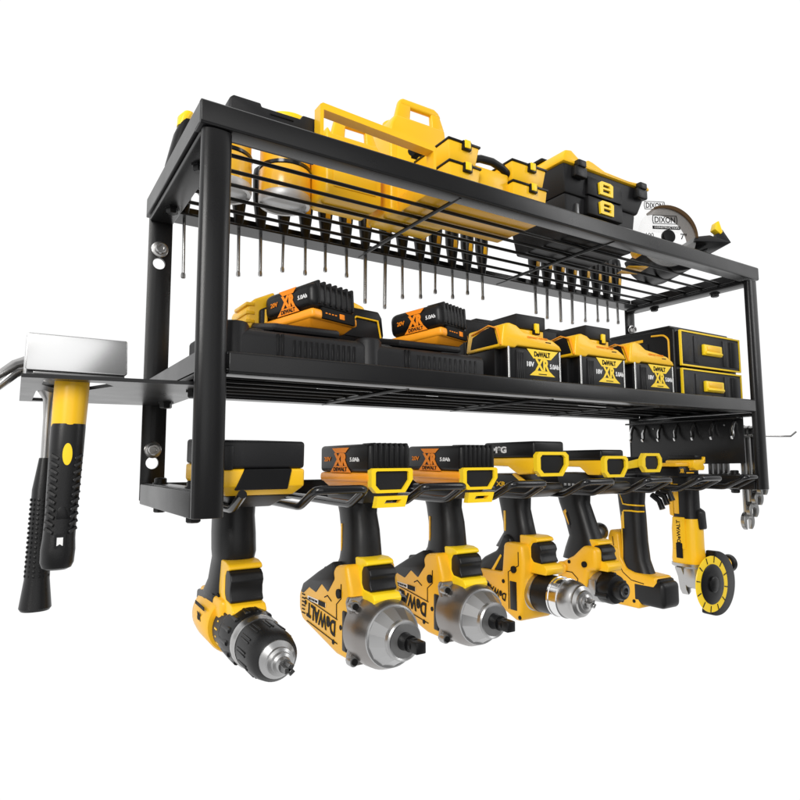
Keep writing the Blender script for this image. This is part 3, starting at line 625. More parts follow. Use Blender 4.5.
# ------------------------------------------------------------------ hammers on the left bracket
t = thing('club_hammer', 'club hammer with square polished head, yellow collar and black grip on the left bracket', 'hammer', (-.076, .05, .1035))
g = G(); g.prism([(-.107, .1075), (-.1055, .106), (-.0425, .106), (-.041, .1075), (-.0415, .1315), (-.0425, .1326), (-.1055, .1326), (-.1065, .1315)], 'xz', .033, .069, .0018, 3)
hd = part('head', g, 'satin', t)
g = G(); g.box(-.1015, -.0425, .0345, .0675, .1036, .1059, .0005); part('head_base', g, 'dsteel', hd)
def hc(z): return -.0755-.0045*(.105-z)/.135
g = G(); g.lathe([(.0142, .1045), (.0142, .085), (.0138, .068), (.0134, .058)], (0, 0, 0), 'z', 40)
for v in g.bm.verts: v.co = Vector((v.co.x+hc(v.co.z), v.co.y+.052, v.co.z))
part('collar', g, 'yellow', t)
g = G(); rr = [(.0700, .0134), (.068, .0138), (.05, .0137), (.02, .0130), (.005, .0125), (-.012, .0128), (-.02, .0136), (-.029, .0132), (-.0325, .0115), (-.034, .008)]
g.loft([((hc(z), .052, z), r, r*1.02) for z, r in rr], e=2.5)
for z in [(.046-.0052*i) for i in range(11)]:
    for s_ in (-1, 1):
        x = hc(z)+s_*.0092
        g.box(-.0042, .0042, -.0012, .0012, -.0013, .0013, .0005, 1, M_=Matrix.Translation((x, .0412, z)) @ Matrix.Rotation(s_*math.radians(-28), 4, 'Y') @ Matrix.Rotation(s_*math.radians(32), 4, 'Z'))
gr = part('grip', g, 'rubber', t)
g = G(); g.lathe([(.0, -.0012), (.0045, -.0008), (.0048, .001)], (0, 0, 0), 'y', 28)
for v in g.bm.verts: v.co = Vector((v.co.x*.85+hc(.048), v.co.y+.0388, v.co.z*1.75+.048))
part('grip_badge', g, 'bright', gr)
g = G(); g.holed([(hc(-.015)-.0042, -.0085), (hc(-.015)+.0042, -.0085), (hc(-.015)+.0042, -.018), (hc(-.015), -.0215), (hc(-.015)-.0042, -.018)], [[(hc(-.015)-.0027, -.0105), (hc(-.015)+.0027, -.0105), (hc(-.015)+.0027, -.017), (hc(-.015)-.0027, -.017)]], 'xz', .0384, .0398)
g.prism([(hc(.008)-.0045, .002), (hc(.008)+.0045, .002), (hc(.008)+.0035, .009), (hc(.008), .012), (hc(.008)-.0035, .009)], 'xz', .0390, .0402, .0005)
part('grip_frame', g, 'black', gr)
for o_ in (gr,): pass
part('hang_hole', G().box(hc(-.015)-.0024, hc(-.015)+.0024, .0386, .0394, -.0165, -.0108, .0), 'white', gr)

for o_ in [gr, *gr.children]+[q for q in t.children if q.name.split('.')[0] in ('collar', 'hang_hole')]:
    L_ = t.location
    for v in o_.data.vertices:
        z_ = v.co.z+L_.z; cx2 = hc(z_)-L_.x; v.co.x = cx2+(v.co.x-cx2)*.82; v.co.y = (.052-L_.y)+(v.co.y-(.052-L_.y))*.82
t = thing('claw_hammer', 'claw hammer with steel shaft and studded black grip behind the club hammer', 'hammer', (-.087, .13, .1035))
g = G()
for s_ in (0, .011):
    path = [(-.085, .132+s_*.4, .128), (-.098, .128+s_*.5, .127-s_*.1), (-.112, .122+s_*1.0, .121-s_*.5), (-.126, .116+s_*1.3, .108-s_*.7), (-.134, .114+s_*1.3, .096-s_*.8)]
    g.tube(path, [.0075, .0060, .0042, .0032, .0016], 12)
g.box(-.098, -.062, .122, .144, .1165, .136, .004, 3)
part('head', g, 'steel', t)
def cx_(z): return -.0865-.002*(.1-z)/.17
g = G(); g.loft([((cx_(.118), .132, .118), .0075, .0075), ((cx_(.108), .132, .108), .0105, .006), ((cx_(.101), .132, .101), .0082, .0055), ((cx_(.095), .132, .095), .0042, .0045), ((cx_(.08), .132, .08), .0032, .0042), ((cx_(.03), .132, .03), .0032, .0042)], e=2.4); part('shaft', g, 'steel', t)
g = G(); g.loft([((cx_(.046), .132, .046), .0042, .0052), ((cx_(.04), .132, .040), .0050, .006), ((cx_(.02), .132, .020), .0078, .0088), ((cx_(-.02), .132, -.020), .0082, .0095), ((cx_(-.048), .132, -.048), .0092, .0105), ((cx_(-.052), .132, -.052), .0092, .0105), ((cx_(-.0745), .132, -.0745), .0118, .0128), ((cx_(-.0765), .132, -.0765), .0105, .0115)], e=2.4)
for i in range(17):
    z = .012-.0038*i; r = .0080+.00002*i*3
    for a in (200, 225, 250, 275, 300, 325):
        an = math.radians(a); g.lathe([(.0011, 0), (.0011, .0010), (0, .0013)], (cx_(z)+r*math.cos(an), .132+r*1.15*math.sin(an), z), (math.cos(an), math.sin(an), 0), 8)
part('grip', g, 'rubber', t)

# ------------------------------------------------------------------ screwdrivers along the back rail
xs = [.035, .065, .0947, .1203, .148, .1759, .2022, .2311, .2582, .2877, .3139, .3426, .3674, .3964, .423, .4503, .5546, .58, .6083, .6354, .666, .695, .7199, .7453]
zs = [.237, .245, .2487, .2528, .2624, .2633, .2714, .2691, .2396, .237, .2538, .2578, .2682, .2653, .2748, .2713, .2639, .2592, .2578, .2577, .2646, .268, .271, .2705]
ordn = ['first', 'second', 'third', 'fourth', 'fifth', 'sixth', 'seventh', 'eighth', 'ninth', 'tenth', 'eleventh', 'twelfth', 'thirteenth', 'fourteenth', 'fifteenth', 'sixteenth']
for i, (x, z) in enumerate(zip(xs, zs)):
    if i == 1: continue     # hidden behind the front upright
    if i < 16: lab = 'slim screwdriver in the back rail above the shelf, %s from the left end' % ordn[i if i == 0 else i-1]
    else: lab = 'slim screwdriver in the back rail, %s from the right end' % ordn[23-i]
    t = thing('screwdriver', lab, 'screwdriver', (x, .204, .305), 'screwdrivers hanging in the back rail')
    t.rotation_euler = (random.uniform(-.02, .02), random.uniform(-.014, .014), 0)
    g = G(); g.tube([(x, .204, .3045), (x, .204, z+.006), (x, .204, z+.0055)], [.0024 if i in (8, 9, 16, 17, 18, 19) else .0017+.0001*(i % 4)]*3, 10)
    sh = part('shank', g, 'gsteel', t)
    g = G(); g.lathe([(.0020, z+.0062), (.0026, z+.004), (.0026, z+.001), (.0016, z)], (x, .204, 0), 'z', 6); part('tip', g, 'steel', sh)
    g = G(); g.loft([((x, .204, .303), .0042, .0042), ((x, .204, .312), .0050, .0050), ((x, .204, .330), .0072, .0072), ((x, .204, .345), .0088, .0088), ((x, .204, .372), .0092, .0092), ((x, .204, .380), .0080, .0080), ((x, .204, .384), .0040, .0040)], e=2.4, n=18)
    h = part('handle', g, 'black', t)
    g = G(); g.box(x-.0032, x+.0032, .1952, .199, .336, .352, .001); part('grip_inlay', g, 'amber', h)

# ------------------------------------------------------------------ spanners outside the right frame
def spanner(label, x, y, ztop, zbot, s, group, m='gsteel', tilt=0):
    t = thing('wrench', label, 'wrench', (x, y, zbot), group)
    g = G(); s *= 1.12; h = .0024; w = .0054*s
    g.holed(circ(x, ztop, .0095*s, 28), [circ(x, ztop, .0055*s, 12)], 'xz', y-h*1.2, y+h*1.2); rg = part('ring_end', g, m, t)
    g = G(); g.prism([(x-w, ztop-.008*s), (x+w, ztop-.008*s), (x+w*1.05, zbot+.018*s), (x-w*1.05, zbot+.018*s)], 'xz', y-h, y+h, .0007); part('shaft', g, m, t)
    g = G(); r = .0128*s; c = zbot+.0115*s
    pts = circ(x, c, r, 22, -62, 242)
    pts = pts+[(x-.0055*s, c-.0105*s), (x-.0055*s, c+.001*s), (x, c+.0042*s), (x+.0055*s, c+.001*s), (x+.0055*s, c-.0105*s)]
    g.prism(pts, 'xz', y-h*1.25, y+h*1.25, .0006, 1); part('open_end', g, m, t)
    return t
GW = 'wrenches hanging outside the right frame'
spanner('longest steel wrench, leftmost below the right end of the rack', .8125, .0425, .083, -.0600, 1.0, GW)
spanner('second longest steel wrench below the right end of the rack', .8125, .0345, .083, -.0420, .9, GW)
spanner('third longest steel wrench below the right end of the rack', .8125, .0265, .083, -.0240, .85, GW)
spanner('shortest steel wrench, tucked behind the right front upright', .8125, .0185, .083, -.0090, .78, GW)
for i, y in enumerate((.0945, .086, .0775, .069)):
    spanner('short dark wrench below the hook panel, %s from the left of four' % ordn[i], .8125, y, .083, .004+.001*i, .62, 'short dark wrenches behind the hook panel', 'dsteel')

# ------------------------------------------------------------------ middle shelf
ZS = M2+.0075
def charger(label, x0, x1, y0, y1, zf, zb):
    t = thing('charger', label, 'battery charger', ((x0+x1)/2, y0, ZS), 'battery chargers on the middle shelf')
    g = G()
    g.prism([(y0, ZS), (y0, zf-.004), (y0+.004, zf), (y1, zb), (y1, ZS)], 'yz', x0+.012, x1, .003, 3)
    g.lathe([(.0125, ZS), (.0125, zf+.003), (.011, zf+.0055), (0, zf+.0055)], (x0+.0115, y0+.012, 0), 'z', 32)
    g.box(x0, x0+.04, y0+.014, y1, ZS, zf+.004, .003)
    g.box(x0+.045, x1-.02, y0+.012, y1-.01, zf, zf+.007, .003, M_=Matrix.Translation((0, (y0), zf)) @ Matrix.Rotation(math.atan2(zb-zf, y1-y0), 4, 'X') @ Matrix.Translation((0, -y0, -zf)))
    c = part('case', g, 'black2', t)
    g = G(); n = 12
    for i in range(n):
        x = x0+.060+i*(x1-x0-.072)/(n-1); g.box(x-.0012, x+.0012, y0-.0006, y0+.002, ZS+.004, zf-.006, .0003, 1)
    for x in (x0+.0455, x0+.0495): g.box(x-.0008, x+.0008, y0-.0012, y0+.002, ZS+.003, zf-.002, .0003, 1)
    part('vent_ribs', g, 'black', c)
    return t
charger('wide black charger at the left end of the middle shelf, battery resting on top', .026, .155, .018, .13, .1500, .172)
charger('wide black charger in the middle of the shelf under the second orange battery', .151, .292, .016, .12, .1480, .170)

def shelf_pack(label, x0, w, y0, z0, tilt):
    t = thing('battery_pack', label, 'battery', (0, 0, 0), 'black and orange batteries on the chargers', rx=math.radians(-tilt), rz=math.radians(20))
    h = w/2
    b = pack(t, h, 0, .066, 0, .0405, front_frame=False, rb=.0080, eoff=-.002)
    g = G()
    for i in range(4): g.box(-h*.5+i*.004, -h*.5+.002+i*.004, -.0009, .0005, .0115, .0125, 0)
    g.box(-h*.5+.018, -h*.5+.024, -.0012, .0005, .0095, .0145, .0003)
    part('charge_lights', g, 'orink', b)
    g = G(); g.box(-h*.62, h*.85, -.0005, .003, .007, .0172, .0006); part('gauge_window', g, 'ink', b)
    t.location = (x0+h, y0, z0); return t
shelf_pack('orange-based black battery on the left charger, in front of a yellow and black tool', .1015, .058, .027, .1600, 4)
shelf_pack('orange-based black battery on the middle charger', .2365, .0500, .0220, .1580, 4)

t = thing('battery_adapter', 'wide yellow and black ribbed block behind the left battery on the charger', 'battery', (.135, .10, .172))
g = G(); g.prism([(.067, .165), (.067, .186), (.075, .194), (.094, .203), (.094, .165)], 'xz', .085, .135, .003, 3)
for z in (.170, .178, .186): g.box(.0655, .074, .084, .12, z, z+.0035, .001)
bb = part('side_shell', g, 'yellow', t); g = G()
g.prism([(.155, .205), (.170, .206), (.188, .200), (.190, .197), (.185, .190), (.155, .190)], 'xz', .082, .13, .002, 3)
bb = part('side_shell', g, 'yellow', t)
g = G(); g.prism([(.078, .165), (.078, .183), (.092, .190), (.165, .190), (.172, .198), (.205, .1965), (.209, .190), (.211, .172), (.208, .160), (.150, .158), (.10, .16)], 'xz', .080, .132, .002, 3); part('case', g, 'black', t)
g = G(); g.tube([(.160, .079, .170), (.178, .079, .188), (.203, .079, .186), (.207, .079, .166)], .0011, 8); g.tube([(.083, .079, .168), (.083, .079, .182), (.094, .079, .184)], .0016, 8); part('edge_trim', g, 'yellow', bb)
g = G(); g.prism([(.163, .168), (.179, .185), (.202, .183), (.206, .166)], 'xz', .0785, .081, .0005); part('side_panel', g, 'black2', t)

def xpack(label, x0, y0=.0165):
    t = thing('battery_pack', label, 'battery', (0, 0, 0), 'yellow 18 volt batteries on the middle shelf')
    w = .0835; z0, z1 = .0, .0475
    g = G(); g.box(.004, w, 0, .062, 0, z1, .004, 3); g.box(-.004, .006, .012, .060, 0, z1-.002, .003)
    b = part('cell_case', g, 'black', t)
    g = G(); g.box(.0145, .0265, -.0012, .01, .004, .044, .0012)
    for i in range(4): g.box(.0155+.0028*i, .017+.0028*i, -.002, .001, .006, .041, .0004, 1)
    part('release_button', g, 'black2', b)
    for xx, rr_ in ((.0045, .0016), (w-.003, .0012)): part('edge_strip', G().lathe([(rr_, .004), (rr_, .046)], (xx, -.0002, 0), 'z', 10), 'gsteel', b)
    g = G()
    g.prism([(-.006, .0450), (.014, .0450), (.017, .0485), (w-.004, .0482), (w+.001, .0480), (w-.003, .055), (w-.014, .062), (.050, .0655), (.026, .0690), (.016, .0765), (.006, .079), (-.002, .076), (-.004, .062)], 'xz', -.0015, .058, .0028, 3)
    tp = part('top_shell', g, 'yellow', t)
    g = G(); g.prism([(.004, .049), (.050, .049), (.046, .066), (.030, .072), (.014, .075)], 'yz', -.0062, .001, .001); part('side_recess', g, 'ink', tp)
    g = G(); g.tube([(-.0055, .0, .047), (-.0055, .006, .071), (-.0045, .02, .0775), (-.0035, .05, .071)], .0013, 8); part('edge_trim', g, 'orange', tp)
    g = G(); g.text('DEWALT POWER', (.046, -.0018, .0620), PX, (0, .0, 1), .030, .0026, .01); part('lettering', g, 'orink', tp)
    g = G(); g.box(.058, .066, -.0018, 0, .057, .0583, 0); part('slot', g, 'ink', tp)
    g = G(); g.box(.027, .067, .010, .050, .066, .078, .0012); sl = part('slide_base', g, 'yellow', t)
    g = G(); g.box(.0245, .0685, .008, .055, .0775, .096, .0015); part('terminal_cover', g, 'black2', t)
    g = G(); g.box(.0505, .0565, .0055, .0085, .0735, .0865, .0006); part('clip', g, 'bright', sl)
    g = G(); g.box(.0490, .0580, .0062, .0095, .0722, .078, .0006); part('clip_frame', g, 'ink', sl)
    fit([tp, *tp.children], (0, 0, .045), (1, 1, .78)); fit([sl, *sl.children], (0, 0, .066), (1, 1, .85), (0, 0, -.0065)); fit([o_ for o_ in t.children if o_.name.split('.')[0] == 'terminal_cover'], (0, 0, .0775), (1, 1, .85), (0, 0, -.0075))
    # printed front face
    o = (.0535, -.0001, .0300)
    g = G(); g.poly([(-.0225, .0160), (.0245, .0160), (.013, .0060), (-.013, .0060)], o, PX, Z_); g.poly([(-.019, -.0125), (.019, -.0125), (.011, -.0070), (-.011, -.0070)], o, PX, Z_); g.text('XR', (o[0], o[1], o[2]-.0005), PX, Z_, .022, .0135, .04); part('emblem', g, 'bright', b)
    g = G(); g.text('DeWALT', (o[0], o[1]-.0003, o[2]+.0110), PX, Z_, .024, .0058, .035); g.box(o[0]-.006, o[0]+.006, -.0008, -.0003, o[2]-.0110, o[2]-.0102, 0); part('lettering', g, 'ink', b)
    g = G(); g.text('18V', (o[0]-.0175, o[1], o[2]-.0005), PX, Z_, .0105, .0056, .03); g.text('5.0Ah', (o[0]+.0185, o[1], o[2]-.0012), PX, Z_, .0140, .0055, .03); part('lettering', g, 'white', b)
    t.location = (x0, y0, ZS-.001); return t
xp = xpack('yellow and black XR 18V 5.0Ah battery, leftmost of three, right of the middle charger', .3205)
dup(xp, (.4305, .0165, ZS-.001), 'yellow and black XR 18V 5.0Ah battery in the middle of the three')
xp3 = dup(xp, (.5270, .0165, ZS-.001), 'yellow and black XR battery with no black cap, standing against the drawer box')
for o_ in list(xp3.children):
    if o_.name.split('.')[0] in ('terminal_cover', 'slide_base'):
        for c_ in list(o_.children): bpy.data.objects.remove(c_)
        bpy.data.objects.remove(o_)
def back_case(label, x0, x1, y0, y1, z1):
    t = thing('charger', label, 'battery charger', ((x0+x1)/2, y0, ZS), 'battery chargers on the middle shelf')
    g = G(); g.box(x0, x1, y0, y1, ZS, z1, .003, 3); g.box(x0+.02, x1-.05, y0+.004, y1-.004, z1-.002, z1+.004, .002); c = part('case', g, 'black2', t)
    g = G(); [g.box(x0+.03+.008*i, x0+.033+.008*i, y0-.0008, y0+.001, ZS+.01, z1-.02, .0003) for i in range(6)]; part('vent_ribs', g, 'black', c)
back_case('tall black charger behind the leftmost yellow battery', .322, .438, .085, .14, .205)
back_case('tall black charger behind the gap between the left and middle yellow batteries', .4420, .545, .086, .14, .2065)

# drawer box
t = thing('drawer_box', 'black two-drawer tool box with yellow edging at the right end of the middle shelf', 'drawer box', (.71, .025, ZS))
bx = (.6385, .7875, .030, .150)
g = G(); g.box(bx[0], bx[1], bx[2]+.002, bx[3], ZS, .221, .003, 3); g.box(bx[0]+.003, bx[1]-.004, bx[2]+.010, bx[3]-.01, .2205, .2255, .002); cs = part('case', g, 'black', t)
for za, zb_ in ((.1690, .2165), (.119, .1645)):
    g = G(); g.box(bx[0]+.004, bx[1]-.002, .0255, .034, za, zb_, .002, 3)
    for xa, xb in ((.006, .026), (.033, .045), (.103, .115), (.122, .143)): g.box(bx[0]+xa, bx[0]+xb, .0243, .027, za+.005, zb_-.005, .0008)
    d = part('drawer', g, 'black2', t)
    o_ = [(bx[0]+.0035, za-.0005), (bx[1]-.0015, za-.0005), (bx[1]-.0015, zb_+.0005), (bx[0]+.0035, zb_+.0005)]
    i_ = [(bx[0]+.0055, za+.0015), (bx[1]-.0035, za+.0015), (bx[1]-.0035, zb_-.0015), (bx[0]+.0055, zb_-.0015)]
    g = G(); g.holed(o_, [i_], 'xz', .0244, .0275); part('drawer_edge', g, 'bright', d)
    zc = (za+zb_)/2+.002; xc = (bx[0]+bx[1])/2
    g = G(); g.box(xc-.022, xc+.022, .0215, .0265, zc-.0085, zc+.0068, .0015); g.box(xc-.020, xc+.020, .0195, .023, zc-.007, zc-.0035, .001); hd = part('handle', g, 'bright', d)
    g = G(); g.box(xc-.016, xc+.016, .0208, .0235, zc-.0022, zc+.0048, .0006); part('handle_recess', g, 'yellow', hd)
g = G()
g.tube([(bx[0]-.0006, .040, .118), (bx[0]-.0006, .040, .206), (bx[0]-.0006, .047, .2125), (bx[0]-.0006, .066, .2140)], .0013, 8, fillet=.004)
g.prism([(.080, .2115), (.150, .2110), (.150, .2065), (.080, .2075)], 'yz', bx[0]-.0012, bx[0]+.0008, .0003)
part('side_trim', g, 'amber', cs)
g = G(); g.box(bx[0]-.0025, bx[0]+.001, .072, .148, .155, .2045, .0012); part('side_panel', g, 'black2', cs)

# ------------------------------------------------------------------ top shelf
ZP = ZB+.0076
t = thing('tool_case', 'flat black tool case at the front left corner of the top shelf', 'tool case', (.07, .03, ZP))
g = G(); g.prism([(.027, ZP), (.027, .3425), (.030, .3455), (.0535, .3455), (.0545, .3425), (.090, .3425), (.092, .3465), (.105, .3465), (.1085, .3435), (.1085, ZP)], 'xz', .0195, .034, .0012, 2)
c = part('case', g, 'black2', t)
g = G(); g.box(.062, .083, .0186, .021, .3375, .339, .0004); part('seam', g, 'ink', c)
def drum(label, x, y, r, h):
    t = thing('drum', label, 'drum', (x, y, ZP), 'yellow drums on the top shelf')
    g = G(); g.lathe([(0, ZP+.004), (r*.82, ZP+.004), (r*.84, ZP+.0), (r*.97, ZP), (r, ZP+.003), (r, ZP+.008), (r*.985, ZP+.009)], (x, y, 0), 'z', 48); b = part('steel_base', g, 'alu', t)
    g = G(); g.lathe([(r*.985, ZP+.009), (r*.995, ZP+.011), (r*.995, ZP+.034), (r*.97, ZP+.035)], (x, y, 0), 'z', 48); part('drum_wall', g, 'orangesteel', t)
    g = G(); g.lathe([(r*.97, ZP+.035), (r*1.01, ZP+.036), (r*1.01, ZP+.039), (r*.96, ZP+.040)], (x, y, 0), 'z', 48); part('band', g, 'gloss', t)
    g = G(); g.lathe([(r*.96, ZP+.040), (r*.96, ZP+h-.008), (r*.98, ZP+h-.006)], (x, y, 0), 'z', 48); part('upper_wall', g, 'amber', t)
    g = G(); g.lathe([(r*.98, ZP+h-.006), (r*1.0, ZP+h-.004), (r*.96, ZP+h), (0, ZP+h)], (x, y, 0), 'z', 48); part('lid', g, 'bright', t)
drum('yellow drum with silver base just right of the left front upright, seen through the wires', .1205, .1320, .0272, .0905)
drum('yellow drum with silver base partly hidden by the left front upright', .0575, .1360, .0272, .070)
t = thing('glue_gun', 'small yellow and black tool poking up at the rear left corner of the top shelf', 'hand tool', (.03, .185, ZP))
g = G(); g.loft([((.022, .185, ZP), .012, .012), ((.022, .185, .35), .012, .012), ((.026, .185, .385), .0085, .010), ((.030, .185, .402), .006, .008)], e=2.6); part('body', g, 'black', t)
g = G(); g.loft([((.024, .185, .395), .0035, .006), ((.0275, .185, .405), .0065, .009), ((.031, .185, .411), .0052, .008), ((.034, .185, .413), .002, .004)], e=2.4)
part('tip', g, 'bright', t)

def jerry(label, x0, x1, y0, y1, z1, sh, hole):
    t = thing('jerry_can', label, 'jerry can', ((x0+x1)/2, y0, ZP), 'yellow jerry cans on the top shelf')
    w = x1-x0; z1 -= .003; hole = [(a_, b_-.003) for a_, b_ in hole]; hz = min(q[1] for q in hole)-.002; hc_ = max(q[1] for q in hole)
    g = G(); g.prism([(x0, ZP+.004), (x0+.004, ZP), (x1-.004, ZP), (x1, ZP+.004), (x1, sh), (x1-.004, sh+.005), (x0+w*.92, hz), (x0+w*.09, hz), (x0+.002, sh+.014), (x0, sh+.006)], 'xz', y0, y1, .0045, 3)
    b = part('can_body', g, 'yellow', t)
    y2 = y0+.0070; g = G()
    g.prism([(x0+w*.08, hz-.012), (x0+w*.095, hz), (x0+w*.15, z1-.004), (hole[0][0]+.001, z1-.004), (hole[0][0]-.001, hz-.012)], 'xz', y0+.0004, y2, .002, 3)
    g.prism([(hole[1][0]+.001, hz-.012), (hole[1][0]-.001, z1-.004), (x0+w*.82, z1-.004), (x0+w*.91, hz), (x0+w*.93, hz-.012)], 'xz', y0+.0004, y2, .002, 3)
    g.prism([(x0+w*.135, hc_), (x0+w*.155, z1-.003), (x0+w*.21, z1), (x0+w*.74, z1), (x0+w*.81, z1-.003), (x0+w*.865, hc_)], 'xz', y0+.0001, y2+.0003, .0025, 3)
    part('grip', g, 'yellow', b)
    g = G(); g.box(x0+.008, x1-.008, y0-.0012, y0+.001, ZP+.012, sh-.012, .0008); part('front_panel', g, 'yellow', b)
    g = G(); g.lathe([(.009, hz-.01), (.009, hz+.002), (.007, hz+.004), (0, hz+.004)], (x0+.016, (y0+y1)/2, 0), 'z', 24); part('filler_cap', g, 'yellow', b)
    return t, b
def rot_rect(x0, x1, z0, z1): return [(x0, z0), (x1, z0), (x1+.001, (z0+z1)/2), (x1, z1), (x0, z1), (x0-.001, (z0+z1)/2)]
jerry('smaller yellow jerry can behind the yellow carry frame', .146, .212, .085, .128, .401, .372, rot_rect(.168, .193, .3845, .3940))
_, b = jerry('larger yellow jerry can with black emblem, behind the right post of the yellow carry frame', .223, .304, .085, .138, .449, .400, rot_rect(.250, .279, .4295, .4400))
g = G(); g.poly([(-.013, .006), (.013, .006), (.015, .002), (.004, -.002), (.014, -.008), (.006, -.009), (-.002, -.004), (-.006, -.009), (-.013, -.009)], (.262, .0844, .386), PX, Z_, .0006); g.lathe([(.0042, -.0004), (.0042, .0006)], (.249, .0838, .384), 'y', 20); part('emblem', g, 'ink', b)

t = thing('carry_frame', 'flat yellow arched carrying frame in front of the jerry cans', 'carry frame', (.165, .012, ZP))
g = G(); g.holed([(.1024, ZP), (.1024, .3536), (.1050, .3556), (.2240, .3500), (.2268, .3478), (.2268, ZP)], [[(.1058, ZP+.006), (.1058, .3494), (.2236, .3436), (.2236, ZP+.006)]], 'xz', .006, .018)
part('frame', g, 'yellow', t)
t = thing('organizer_case', 'yellow organizer case with latched blocks and black handle at the front of the top shelf', 'organizer case', (.315, .012, ZP))
g = G(); g.box(.232, .388, .0235, .100, ZP, ZP+.020, .003); bs = part('base_tray', g, 'amber', t)
for x0, x1 in ((.2475, .2880), (.3335, .3850)):
    for za, zb_, dy in ((.3475, .3675, .0), (.3120, .3435, -.001)):
        g = G(); c = (x1-x0)
        g.frustum([(x0+.003, .016+dy, za), (x1-.003, .016+dy, za), (x1-.003, .07, za), (x0+.003, .07, za)], [(x0, .013+dy, zb_), (x1, .013+dy, zb_), (x1, .075, zb_), (x0, .075, zb_)], .0016)
        bl = part('box', g, 'yellow', t)
        g = G(); g.box(x0-.0008, x1+.0008, .0118+dy, .0755, zb_-.0008, zb_+.0016, .0006); part('lid', g, 'black', bl)
        xm = x0+c*.56
        g = G(); g.box(xm-.0055, xm+.0055, .0105+dy, .016, zb_-.0075, zb_+.0020, .0007); part('latch_frame', g, 'black', bl)
        g = G(); g.box(xm-.0037, xm+.0037, .0094+dy, .015, zb_-.0060, zb_+.0026, .0007); part('latch', g, 'bright', bl)
g = G(); g.box(.287, .3345, .020, .085, ZP+.02, .3530, .002); part('lid_plate', g, 'yellow', t)
g = G(); g.tube([(.284, .0225, .3585), (.296, .0215, .3620), (.312, .021, .3625), (.326, .0215, .3595), (.336, .0225, .3550)], .0042, 14); part('handle', g, 'rubber', t)

t = thing('toolbox', 'large black toolbox with yellow lid and two front latches on the top shelf', 'toolbox', (.50, .03, ZP))
g = G()
g.frustum([(.442, .036, ZP), (.562, .036, ZP), (.562, .125, ZP), (.442, .125, ZP)], [(.434, .031, .362), (.566, .031, .362), (.566, .13, .362), (.434, .13, .362)], .003)
g.frustum([(.434, .030, .362), (.570, .030, .362), (.570, .13, .362), (.434, .13, .362)], [(.428, .026, .3965), (.586, .026, .3965), (.586, .136, .3965), (.428, .136, .3965)], .003)
bd = part('body', g, 'black2', t)
for za, zb_ in ((.3655, .3885), (.341, .3635)):
    g = G(); g.box(.4680, .532, .0245, .034, za, zb_, .0012); dr = part('drawer', g, 'black', bd)
    xm = .5; zc = (za+zb_)/2
    g = G(); g.holed([(xm-.0125, zc-.008), (xm+.0115, zc-.008), (xm+.0125, zc+.007), (xm+.0075, zc+.009), (xm-.009, zc+.009), (xm-.0135, zc+.0065)], [[(xm-.007, zc-.0045), (xm+.007, zc-.0045), (xm+.0068, zc-.0005), (xm-.0068, zc-.0005)], [(xm-.0068, zc+.002), (xm+.0068, zc+.002), (xm+.006, zc+.0055), (xm-.006, zc+.0055)]], 'xz', .0220, .0250); part('latch', g, 'bright', dr)
g = G(); g.box(.452, .4575, .0292, .034, .318, .352, .001); part('corner_rib', g, 'dsteel', bd)
g = G(); g.prism([(.426, .3967), (.588, .3967), (.588, .4005), (.575, .4045), (.565, .4025), (.545, .4005), (.50, .4015), (.478, .4075), (.470, .4085), (.462, .4035), (.455, .4045), (.440, .4130), (.430, .4110), (.426, .4025)], 'xz', .0235, .135, .002, 2); ld = part('lid', g, 'yellow', t)
g = G(); g.box(.4275, .452, .06, .13, .412, .4165, .002); part('lid_pad', g, 'black', ld)
g = G(); g.frustum([(.497, .05, .402), (.56, .05, .402), (.56, .11, .402), (.497, .11, .402)], [(.503, .055, .4165), (.552, .055, .410), (.552, .105, .410), (.503, .105, .4165)], .001); part('lid_window', g, 'clear', ld)
for xm in (.4515, .567):
    g = G(); g.box(xm-.010, xm+.010, .0185, .027, .3805, .3935, .002); g.box(xm-.007, xm+.007, .0165, .025, .3925, .4010, .0018); part('latch', g, 'rubber', t)

t = thing('circular_saw', 'circular saw with white lettered blade guard and black lower guard on the top shelf', 'circular saw', (.655, .05, ZP), rz=math.radians(-26))
cx0, cz0, r0 = .652, .3515, .0425
g = G(); g.lathe([(0, .0385), (.0, .0385), (r0, .0385), (r0, .0372), (.012, .0368), (0, .0368)], (cx0, 0, cz0), 'y', 56); bl = part('blade', g, 'clearp', t)
g = G(); g.text('DIXON', (cx0-.003, .0364, cz0+.0235), PX, Z_, .030, .0085, .012); 
g.holed(rot_rect(cx0-.0205, cx0+.0145, cz0+.0175, cz0+.0300), [rot_rect(cx0-.0197, cx0+.0137, cz0+.0182, cz0+.0293)], 'xz', .0360, .0366)
g.box(cx0-.0215, cx0+.0190, .0360, .0366, cz0+.0100, cz0+.0145, .0)
g.text('7"', (cx0+.0235, .0364, cz0+.0005), PX, Z_, .009, .0085, .01); g.text('100', (cx0-.026, .0364, cz0+.001), PX, Z_, .011, .006, .0)
part('lettering', g, 'ink', bl)
g = G(); g.text('CONSTRUCTION', (cx0-.0012, .0358, cz0+.01225), PX, Z_, .036, .0026, .0); part('lettering', g, 'white', bl)
g = G(); g.lathe([(.0098, .0362), (.0098, .0335), (.0082, .0315), (.004, .031), (0, .031)], (cx0, 0, cz0-.001), 'y', 28); part('arbor', g, 'black', bl)
arc = [(cx0+(r0+.0022)*math.cos(math.radians(a)), cz0+(r0+.0022)*math.sin(math.radians(a))) for a in range(-2, 118, 5)]
arc_in = [(cx0+(r0-.0005-.0032*math.sin(math.radians((a+2)*1.5)))*math.cos(math.radians(a)), cz0+(r0-.0005-.0032*math.sin(math.radians((a+2)*1.5)))*math.sin(math.radians(a))) for a in range(-2, 118, 5)]
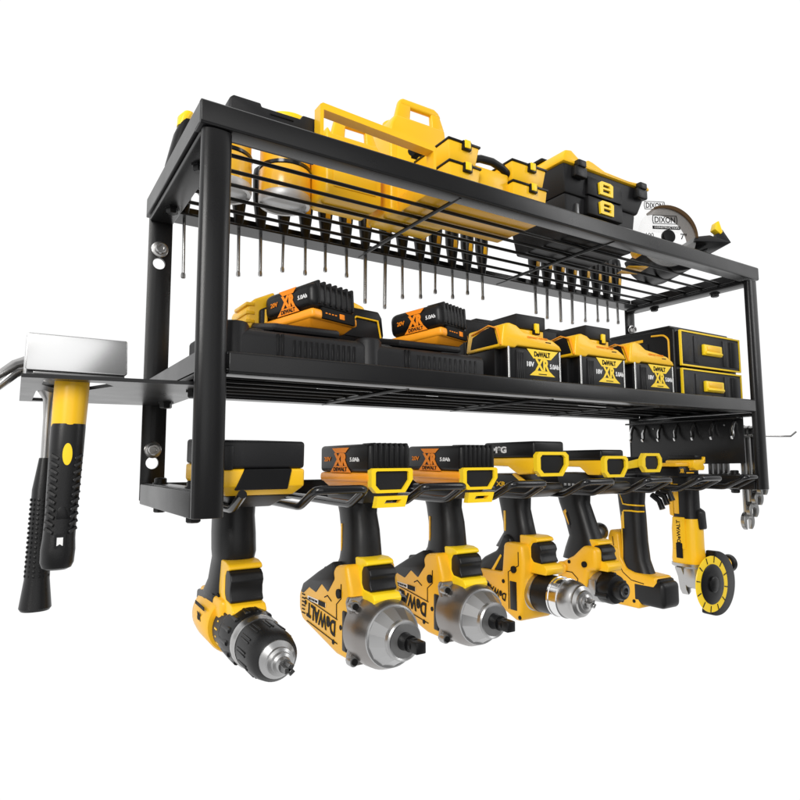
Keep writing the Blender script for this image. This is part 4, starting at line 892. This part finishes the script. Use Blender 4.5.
g = G(); g.prism(arc+arc_in[::-1], 'xz', .0345, .060, .0006, 1); part('upper_guard_edge', g, 'brown', t)
g = G(); R1 = .063
ug = circ(cx0-.004, cz0, R1, 24, 15, 165); g.prism(ug, 'xz', .061, .066, .001, 1); up_ = part('upper_guard', g, 'clearp', t)
g = G(); g.text('DIXON', (cx0-.0035, .0605, cz0+.0545), PX, Z_, .026, .0080, .012, .0005); g.holed(rot_rect(cx0-.0185, cx0+.0115, cz0+.0485, cz0+.0605), [rot_rect(cx0-.0177, cx0+.0107, cz0+.0492, cz0+.0598)], 'xz', .0600, .0605); part('lettering', g, 'ink', up_)
low = circ(cx0+.022, cz0+.002, .0465, 26, 195, 345)
g = G(); g.prism(low+[(cx0+.054, cz0-.014), (cx0+.024, cz0-.019), (cx0-.004, cz0-.012)], 'xz', .046, .122, .0025, 3); lg = part('lower_guard', g, 'black', t)
g = G(); g.prism([(cx0-.0475, cz0-.010), (cx0-.036, cz0-.012), (cx0-.036, cz0-.026), (cx0-.0415, cz0-.024)], 'xz', .0375, .06, .001); part('guard_tab', g, 'yellow', lg)
g = G(); g.frustum([(.690, .033, .345), (.745, .033, .345), (.745, .09, .345), (.690, .09, .345)], [(.694, .038, .3535), (.716, .038, .3565), (.716, .085, .3565), (.694, .085, .3535)], .001); part('base_plate', g, 'black2', t)
g = G(); g.prism([(.729, .350), (.749, .348), (.737, .366), (.731, .368)], 'xz', .040, .052, .001); lv = part('depth_lever', g, 'black2', t)
g = G(); g.prism([(.724, .3655), (.727, .376), (.731, .378), (.736, .362), (.733, .3585)], 'xz', .038, .050, .001); part('lever_tip', g, 'bright', lv)
g = G(); g.tube([(.700, .05, .326), (.712, .05, .327), (.722, .05, .331)], .003, 10); g.lathe([(.0045, .694), (.0045, .703), (.003, .705)], (0, .05, .325), 'x', 14); part('guard_pin', g, 'chrome', lg)
g = G(); g.prism([(.590, .3465), (.612, .3465), (.618, .3525), (.600, .3565), (.590, .3545)], 'xz', .045, .09, .001); g.box(.600, .63, .05, .085, .3115, .3125, .0004); part('shoe', g, 'amber', t)
